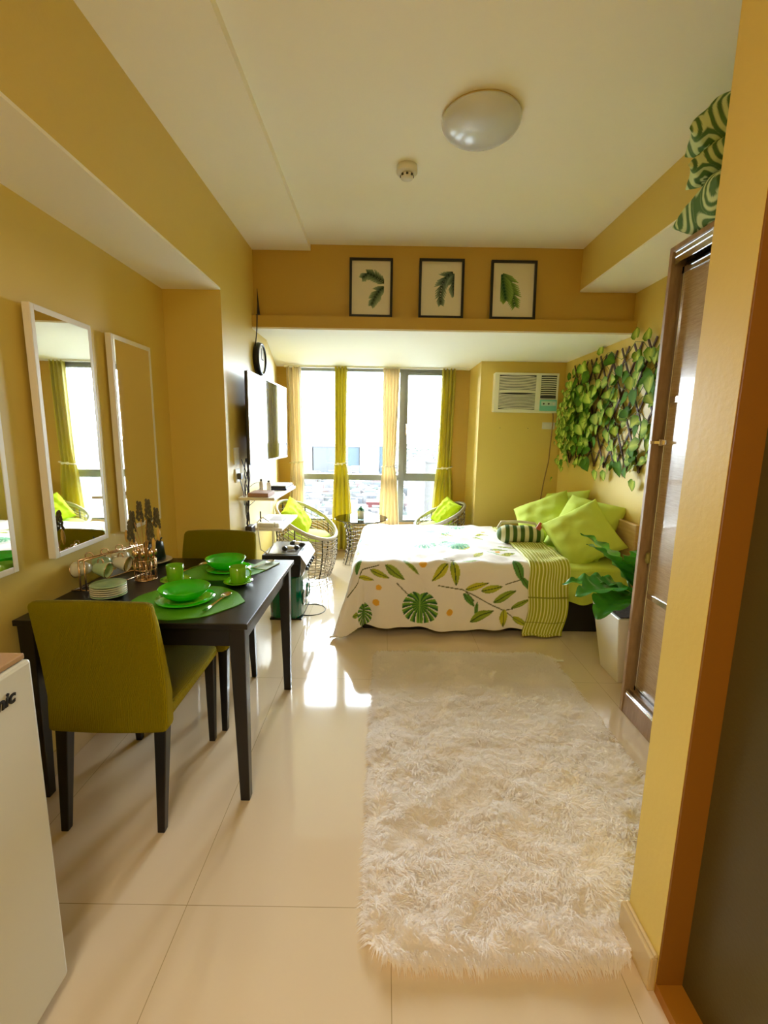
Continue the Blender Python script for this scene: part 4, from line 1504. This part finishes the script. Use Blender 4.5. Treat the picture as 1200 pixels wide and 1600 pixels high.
for x in (1.665, 1.70, 1.735):
    MB().box(x - .011, x + .011, YA - .0105, YA - .0085, 1.505, 1.535).build('rocker', WHITE, t)
for k, (px_, lb) in enumerate(((1.20, 'small dark nail hole in the wall under the left of the air conditioner'), (1.49, 'small dark nail hole in the wall under the right of the air conditioner'))):
    tag(MB().lathe([(.004, 0), (.003, .008)], (px_, YA, 1.49), 8, M3(pi / 2, 0, 0)).build('wall_nail', DK, None), lb, 'nail', 'nails under the air conditioner')

# ------------------------------------------------------------------ lattice with ivy
t = thing('ivy_lattice', 'brown wooden lattice with variegated artificial ivy on the right wall', 'ivy lattice', (XR, 3.88, 1.2))
LY0, LY1, LZ0, LZ1 = 3.02, 4.60, 1.185, 2.06
lt = MB()
sl_ = 1.55


def stick(y0, sgn, x):
    """clipped slat z = sgn*slope*(y-y0)+LZ0"""
    pts = []
    ya, za = y0, LZ0
    yb_ = y0 + sgn * (LZ1 - LZ0) / sl_
    a, b_ = (ya, za), (yb_, LZ1)
    def clip(p, q):
        (y1, z1), (y2, z2) = p, q
        for lim, lo in ((LY0, True), (LY1, False)):
            for_ = []
            if (y1 < lim) == lo and (y2 < lim) == lo:
                return None
            if (y1 < lim) == lo:
                z1 += (z2 - z1) * (lim - y1) / (y2 - y1)
                y1 = lim
            if (y2 < lim) == lo:
                z2 = z1 + (z2 - z1) * (lim - y1) / (y2 - y1)
                y2 = lim
        return (y1, z1), (y2, z2)
    r_ = clip(a, b_)
    if not r_:
        return
    (y1, z1), (y2, z2) = r_
    if abs(y2 - y1) < .05:
        return
    d = Vector((0, y2 - y1, z2 - z1)).normalized()
    y1, z1, y2, z2 = y1 - d.y * .03, z1 - d.z * .03, y2 + d.y * .03, z2 + d.z * .03
    s = Vector((0, -d.z, d.y)) * .0085
    X_ = Vector((.007, 0, 0))
    A_, B__ = Vector((x, y1, z1)), Vector((x, y2, z2))
    q = [A_ - s, A_ + s, B__ + s, B__ - s]
    lt.add(q + [p + X_ for p in q], [(0, 1, 2, 3), (7, 6, 5, 4), (0, 4, 5, 1), (1, 5, 6, 2), (2, 6, 7, 3), (3, 7, 4, 0)])


yy = LY0 - .8
while yy < LY1 + .8:
    stick(yy, 1, XR - .022)
    stick(yy, -1, XR - .014)
    yy += .178
lt.build('lattice_frame', WOODB, t)
IVY = attr_mat('ivy_leaf_cloth', .65, spec=.2, translucent=.15)
vv, ff, cc = [], [], []
random.seed(21)


def ivyleaf(c, d, nrm, L, tone):
    d = Vector(d).normalized()
    nrm = Vector(nrm)
    nrm = (nrm - d * nrm.dot(d)).normalized()
    s = d.cross(nrm)
    w = L * .54
    b0 = len(vv)
    sh = [(0, 0), (-.12, .30), (-.05, .62), (.25, .95), (.6, .72), (1.0, 0)]
    cen = [(.0, 0), (.12, 0), (.35, 0), (.6, 0), (.85, 0), (1.0, 0)]
    dark, lite = (lin((74, 116, 18)), lin((200, 214, 96)))
    lt_ = lite * (.6 + .7 * tone)
    for side in (-1, 1):
        for (u, v) in sh:
            vv.append(tuple(Vector(c) + d * (u * L) + s * (side * v * w) + nrm * (.10 * L * v * v - .16 * L * u * u)))
            cc.append(dark * (.7 + tone))
    for (u, v) in cen:
        vv.append(tuple(Vector(c) + d * (u * L) + nrm * (-.03 * L - .16 * L * u * u)))
        cc.append(lt_ if tone > .35 else dark * 1.5)
    for side in (0, 1):
        for i in range(5):
            a, b_ = b0 + side * 6 + i, b0 + side * 6 + i + 1
            e, f = b0 + 12 + i, b0 + 12 + i + 1
            ff.append((a, b_, f, e) if side else (e, f, b_, a))


for k in range(250):
    if k < 150:
        y, z = random.uniform(LY0, LY1), random.uniform(LZ0, LZ1)
    else:
        y, z = random.gauss(4.28, .20), random.gauss(1.58, .22)
    if z > LZ1 + .02 or z < LZ0 - .07 or y > 4.76:
        continue
    a = random.uniform(-3.3, .2)
    ivyleaf((XR - .03 - random.uniform(0, .05), y, z), (random.uniform(-.25, .1), cos(a) * .8, sin(a)), (-1, random.uniform(-.5, .3), random.uniform(-.1, .6)), random.uniform(.07, .125), random.random())
for k in range(170):
    y, z = random.gauss(4.56, .10), random.gauss(1.50, .17)
    if y > 4.78:
        continue
    a = random.uniform(-2.2, -.9)
    ivyleaf((XR - .05 - random.uniform(0, .07), y, z), (random.uniform(-.35, .1), cos(a), sin(a)), (-1, random.uniform(-.6, .4), .2), random.uniform(.04, .065), .3 + .7 * random.random())
for y, z in ((3.46, 2.12), (3.30, 2.08), (4.0, 2.10), (3.75, 1.13), (3.3, 1.10), (3.9, 1.12)):
    ivyleaf((XR - .04, y, z), (0, .3, 1 if z > 1.6 else -1), (-1, -.2, .2), .085, .8)
MB().add(vv, ff).build('ivy_leaves', IVY, t, smooth=True, cols=np.clip(np.array(cc), 0, 1))
vn = MB()
for k in range(9):
    z0_ = LZ0 + .06 + k * .1
    vn.tube([(XR - .03 - .012 * (i % 2), LY0 + (LY1 - LY0) * i / 18, z0_ + .05 * sin(i * 1.3 + k)) for i in range(19)], .0022, 5)
vn.build('ivy_stems', mat('ivy_stem_green', srgb(96, 116, 44), .6), t)

# ------------------------------------------------------------------ wardrobe
WX, WY0, WY1, WZ = 1.255, 1.10, 2.20, 2.235
t = thing('wardrobe', 'tall brown sliding-door wardrobe with silver rails beside the bed', 'wardrobe', (1.54, 1.65, 0))
MB().box(WX, 1.83, WY1 - .022, WY1, 0, WZ).box(WX, 1.83, WY0, WY0 + .022, 0, WZ).box(WX, 1.83, WY0 + .022, WY1 - .022, WZ - .022, WZ).box(WX + .03, 1.83, WY0 + .022, WY1 - .022, .11, .13).box(1.81, 1.83, WY0 + .022, WY1 - .022, 0, WZ - .022).build('carcass', WARDF, t, .002)
MB().box(WX + .004, WX + .02, WY0 + .022, WY1 - .022, 0, .108).build('kick_board', WARDF, t, .002)
rl, ru = MB(), MB()
for x in (WX + .008, WX + .040, WX + .072):
    rl.box(x, x + .006, WY0 + .022, WY1 - .022, .108, .126)
    ru.box(x, x + .006, WY0 + .022, WY1 - .022, WZ - .075, WZ - .022)
rl.box(WX + .006, WX + .08, WY0 + .022, WY1 - .022, .104, .110)
ru.box(WX + .004, WX + .010, WY0 + .022, WY1 - .022, WZ - .048, WZ - .044)
ru.box(WX + .006, WX + .08, WY0 + .022, WY1 - .022, WZ - .026, WZ - .022)
rl.build('bottom_rail', CHROME, t)
ru.build('top_rail', CHROME, t)


def wdoor(y0, y1, x):
    p = MB().box(x + .006, x + .020, y0 + .012, y1 - .012, .13, WZ - .085).build('door', WARD, t)
    q = MB()
    q.box(x, x + .026, y0, y0 + .014, .13, WZ - .08).box(x, x + .026, y1 - .014, y1, .13, WZ - .08)
    q.box(x, x + .026, y0, y1, .13, .155).box(x, x + .026, y0, y1, WZ - .115, WZ - .085)
    q.box(x + .001, x + .022, y0, y1, .628, .655).box(x + .001, x + .022, y0, y1, 1.565, 1.592)
    p2 = q.build('door_frame', CHROME, p, .001)


wdoor(1.60, 2.168, WX + .045)
wdoor(1.13, 1.68, WX + .012)
MB().box(WX + .02, WX + .05, WY1 - .05, WY1 - .03, 1.37, 1.40).box(WX - .012, WX + .03, WY1 - .03, WY1 - .024, 1.378, 1.392).lathe([(.001, -.012), (.012, -.010), (.012, .01), (.001, .012)], (WX + .045, WY1 - .05, 1.385), 12).build('latch', STEEL, t, .001)
MB().lathe([(.001, -.03), (.010, -.024), (.013, 0), (.010, .022), (.001, .028)], (WX + .035, WY1 - .04, .83), 14).build('door_stop', mat('olive_rubber', srgb(150, 140, 80), .5), t, smooth=True)

BRAID = attr_mat('braid_print_cotton', .8, bump=(30, .2, .006))


def braid(x, y):
    g = .15
    i, j = np.floor(x / g), np.floor(y / g)
    h_ = (np.sin(i * 12.9 + j * 78.2) * 43758.5) % 1
    fx, fy = x / g - i, y / g - j
    fx = np.where(h_ > .5, 1 - fx, fx)
    fy = np.where((h_ * 4 % 1) > .5, 1 - fy, fy)
    d = np.hypot(fx, fy)
    d = np.where(d > 1.0, np.hypot(1 - fx, 1 - fy * .6) + .3, d)
    w = np.sin(d * 2 * pi * 6)
    k = np.clip(w * 1.6 + .45, 0, 1)[:, None]
    return lin((86, 122, 66)) * (1 - k) + lin((214, 226, 166)) * k


WG = 'braid-print pillows stacked on the wardrobe'
pillow('green and cream braid-print pillow, lowest of the stack on the wardrobe', (1.40, 1.94, 2.342), (-.16, .05, 1), .12, .37, .42, .20, BRAID, WG, colfn=braid, res=130)
pillow('flat folded braid-print pillow in the middle of the wardrobe stack', (1.325, 1.91, 2.49), (-.35, .25, 1), .1, .18, .38, .10, BRAID, WG, colfn=braid, res=130)
pillow('green and cream braid-print pillow on top of the wardrobe stack', (1.32, 1.90, 2.60), (-.3, .2, 1), .1, .18, .40, .15, BRAID, WG, colfn=braid, res=130)

# ------------------------------------------------------------------ planter with broad leaves
t = thing('potted_plant', 'white square planter of broad green leaves between bed and wardrobe', 'plant', (1.47, 2.56, 0))
cx, cy = 1.475, 2.56
pm = MB().taper((cx, cy, 0), (.105, .105), (cx, cy, .415), (.165, .165))
pm.build('planter', mat('white_planter', srgb(236, 232, 220), .3), t, .008, seg=3)
MB().taper((cx, cy, .416), (.150, .150), (cx, cy, .421), (.150, .150)).build('soil', SOIL, t)
LEAFG = mat('deep_green_leaf', srgb(48, 120, 28), .3, var=(9, .5))
add_translucent(LEAFG, .2, col=srgb(110, 190, 50))


def broadleaf(base, d, nrm, L, w):
    d = Vector(d).normalized()
    nrm = Vector(nrm)
    nrm = (nrm - d * nrm.dot(d)).normalized()
    s = d.cross(nrm)
    nu, nv = 28, 8
    v_, f_ = [], []
    for i in range(nu + 1):
        u = i / nu
        wd = w * (sin(pi * min(1, u ** .75)) ** .7 if 0 < u < 1 else .02)
        for j in range(nv + 1):
            q = -1 + 2 * j / nv
            lobe = 1 + .16 * sin(u * 30) * abs(q) ** 2
            pp = Vector(base) + d * (u * L + abs(q) * .10 * L * (1 - u) * -1) + s * (q * wd * lobe) + nrm * (.32 * wd * abs(q) + .012 * sin(u * 30 + 1) * abs(q) - .30 * L * u * u)
            v_.append(pp)
    for i in range(nu):
        for j in range(nv):
            k = i * (nv + 1) + j
            f_.append((k, k + 1, k + nv + 2, k + nv + 1))
    return v_, f_


random.seed(4)
specs = [((-.9, -.35, .30), .34, .11, .12), ((-.75, -.6, .12), .34, .11, .10), ((-.5, .3, .9), .34, .09, .18), ((-.25, -.5, .9), .32, .10, .18), ((.15, -.3, 1), .34, .09, .2),
         ((-.95, .25, .25), .30, .09, .12), ((-.2, -.9, .35), .30, .10, .12), ((.4, .5, .8), .3, .09, .15), ((-.5, -.1, .75), .36, .10, .16), ((.6, -.4, .6), .25, .09, .12)]
for d, L, w, st in specs:
    d = Vector(d).normalized()
    b0 = Vector((cx, cy, .421))
    b1 = b0 + Vector((d.x * .09, d.y * .09, st))
    p = MB().add(*broadleaf(b1, d, Vector((0, 0, 1)) - d * .2, L, w)).build('leaf', LEAFG, t, smooth=True)
    MB().tube([b0, b0.lerp(b1, .6) + Vector((0, 0, .02)), b1], .006, 6).build('stalk', mat('stalk_green', srgb(80, 130, 40), .5), p, smooth=True)

# ------------------------------------------------------------------ shaggy rug
t = thing('shaggy_rug', 'long fluffy white shag rug on the tiled floor', 'rug', (.52, 1.89, 0))
RX0, RX1, RY0, RY1 = -.035, 1.10, 1.0, 2.77
pts = []
rad = .12
for cx_, cy_, a0 in ((RX1 - rad - .02, RY1 - rad, 0), (RX0 + .03, RY1 - .03, 90), (RX0 + rad, RY0 + rad, 180), (RX1 - .46 - .02, RY0 + rad, 270)):
    rr_ = .03 if a0 == 90 else rad
    for k in range(6):
        a = radians(a0 + 90 * k / 5)
        pts.append((cx_ + rr_ * cos(a), cy_ + rr_ * sin(a)))
pts.append((RX1 - .02, 1.145))
pts.append((RX1 - .02, 1.2)) if False else None
MB().poly(pts, .001, .012).build('backing', mat('rug_backing', srgb(250, 244, 236), .9), t)
NB = 110000
P_ = RNG.random((NB * 2, 2)) * [RX1 - RX0, RY1 - RY0] + [RX0, RY0]
px_, py_ = P_[:, 0], P_[:, 1]
poly = np.array(pts)
inside = np.zeros(len(P_), bool)
jj = len(poly) - 1
for ii in range(len(poly)):
    xi, yi = poly[ii]
    xj, yj = poly[jj]
    cnd = ((yi > py_) != (yj > py_)) & (px_ < (xj - xi) * (py_ - yi) / (yj - yi + 1e-12) + xi)
    inside ^= cnd
    jj = ii
P_ = P_[inside][:NB]
px_, py_ = P_[:, 0], P_[:, 1]
NB = len(P_)


def nz(x, y, s, ph):
    return np.sin(x * s + 2.1 * np.sin(y * s * .7 + ph)) * np.cos(y * s * 1.1 + 1.7 * np.sin(x * s * .8 + ph * 2))




def lump(x, y):
    e = np.minimum.reduce([x - RX0, RX1 - x, y - RY0, RY1 - y])
    h_ = .017 + .0075 * nz(x, y, 11, .7) + .005 * nz(x, y, 25, 1.7) + .0035 * nz(x, y, 61, .4)
    return .006 + np.clip(e / .035, 0, 1) ** .6 * h_


ang = 2.2 * nz(px_, py_, 9, .3) + 1.4 * nz(px_, py_, 23, 1.9) + .8 * nz(px_, py_, 47, .8) + RNG.normal(0, .55, NB) - 1.4
e_ = np.minimum.reduce([px_ - RX0, RX1 - px_, py_ - RY0, RY1 - py_])
Ln = .034 * (1 + .2 * nz(px_, py_, 13, .7)) * RNG.uniform(.6, 1.2, NB)
rise = RNG.uniform(.15, .55, NB)
dx, dy = np.cos(ang), np.sin(ang)
oxx = np.where(px_ - RX0 < .03, -1.0, np.where(RX1 - px_ < .03, 1.0, 0))
oyy = np.where(py_ - RY0 < .03, -1.0, np.where(RY1 - py_ < .03, 1.0, 0))
ed = (np.abs(oxx) + np.abs(oyy)) > 0
dx = np.where(ed, .4 * dx + oxx, dx)
dy = np.where(ed, .4 * dy + oyy, dy)
nn = np.hypot(dx, dy) + 1e-6
dx, dy = dx / nn, dy / nn
dx = np.where((px_ > .62) & (py_ < 1.16), -np.abs(dx), dx)
h0 = lump(px_, py_) - .002
base = np.stack([px_, py_, h0], 1)
w_ = .0019
side = np.stack([-dy * w_, dx * w_, np.zeros(NB)], 1)
drop_ = np.where(ed, .010, 0)
mid = base + np.stack([dx * Ln * .45, dy * Ln * .45, Ln * rise * .75], 1)
tip = base + np.stack([dx * Ln, dy * Ln, Ln * rise * .55 - drop_], 1)
Vb = np.stack([base + side, base - side, mid - side * .9, mid + side * .9, tip], 1).reshape(-1, 3)
Vb[:, 2] = np.maximum(Vb[:, 2], .004)
gx, gy = np.meshgrid(np.linspace(RX0 + .004, RX1 - .004, 230), np.linspace(RY0 + .004, RY1 - .004, 360))
gx, gy = gx.ravel(), gy.ravel()
gin = np.zeros(len(gx), bool)
jj = len(poly) - 1
for ii in range(len(poly)):
    xi, yi = poly[ii]
    xj, yj = poly[jj]
    gin ^= ((yi > gy) != (yj > gy)) & (gx < (xj - xi) * (gy - yi) / (yj - yi + 1e-12) + xi)
    jj = ii
gi, gj = np.meshgrid(np.arange(229), np.arange(359))
q_ = (gj * 230 + gi).ravel()
Q = np.stack([q_, q_ + 1, q_ + 231, q_ + 230], 1)
Q = Q[gin[Q].all(1)] + NB * 5
Vb = np.concatenate([Vb, np.stack([gx, gy, lump(gx, gy)], 1)])
off = np.arange(NB) * 5
me = bpy.data.meshes.new('pile')
loops = np.concatenate([np.stack([off, off + 1, off + 2, off + 3, off + 3, off + 2, off + 4], 1).ravel(), Q.ravel()])
starts = np.concatenate([np.stack([np.arange(NB) * 7, np.arange(NB) * 7 + 4], 1).ravel(), NB * 7 + 4 * np.arange(len(Q))])
tot = np.concatenate([np.tile([4, 3], NB), np.full(len(Q), 4)])
me.vertices.add(len(Vb))
me.loops.add(len(loops))
me.polygons.add(len(starts))
me.vertices.foreach_set('co', (Vb - np.array([.52, 1.89, 0])).ravel())
me.loops.foreach_set('vertex_index', loops)
me.polygons.foreach_set('loop_start', starts)
me.polygons.foreach_set('loop_total', tot)
me.update()
me.validate()
FUR = mat('white_shag_fur', srgb(255, 250, 246), .8)
add_translucent(FUR, .45, col=srgb(255, 250, 244))
me.materials.append(FUR)
po = bpy.data.objects.new('pile', me)
COL.objects.link(po)
po.parent = t
po['kind'] = 'stuff'
MB().box(1.095, 1.15, 2.68, 2.70, .012, .015).build('care_tag', WHITE, t)

# ------------------------------------------------------------------ ceiling lamp and smoke detector
t = thing('ceiling_lamp', 'round frosted dome lamp on the ceiling, switched off', 'ceiling lamp', (.393, 2.222, ZC - .085))
zc = ZC
MB().lathe([(.160, zc), (.165, zc - .012), (.165, zc - .022), (.150, zc - .024)], (.393, 2.222, 0), 56).build('base', mat('lamp_base', srgb(210, 190, 140), .4), t, smooth=True)
DOME = mat('frosted_dome', srgb(214, 220, 232), .22, coat=.3)
prof = [(.169 * sin(a), zc - .020 - .068 * (1 - cos(a)) / 1 * 0 - .068 * cos(a)) for a in np.linspace(.001, pi / 2, 16)]
prof = prof + [(.169, zc - .012), (.16, zc - .010)]
MB().lathe(prof, (.393, 2.222, 0), 64).build('dome', DOME, t, smooth=True)
t = thing('smoke_detector', 'small white smoke detector on the ceiling beside the lamp', 'smoke detector', (.092, 2.60, ZC - .06))
MB().lathe([(.052, zc), (.054, zc - .03), (.05, zc - .034), (.03, zc - .036), (.001, zc - .036)], (.092, 2.60, 0), 36).build('base', PLASTW, t, smooth=True)
m_ = MB().lathe([(.030, zc - .036), (.034, zc - .044), (.030, zc - .058), (.001, zc - .062)], (.092, 2.60, 0), 28)
m_.build('sensor_cap', PLASTW, t, smooth=True)
scap = COL.objects[-1]
for k in range(8):
    a = 2 * pi * k / 8
    MB().box(-.002, .002, -.006, .006, -.005, .005, Matrix.Translation((.092 + .0335 * cos(a), 2.60 + .0335 * sin(a), zc - .047)) @ Matrix.Rotation(a, 4, 'Z')).build('vent_slot', DK, scap)
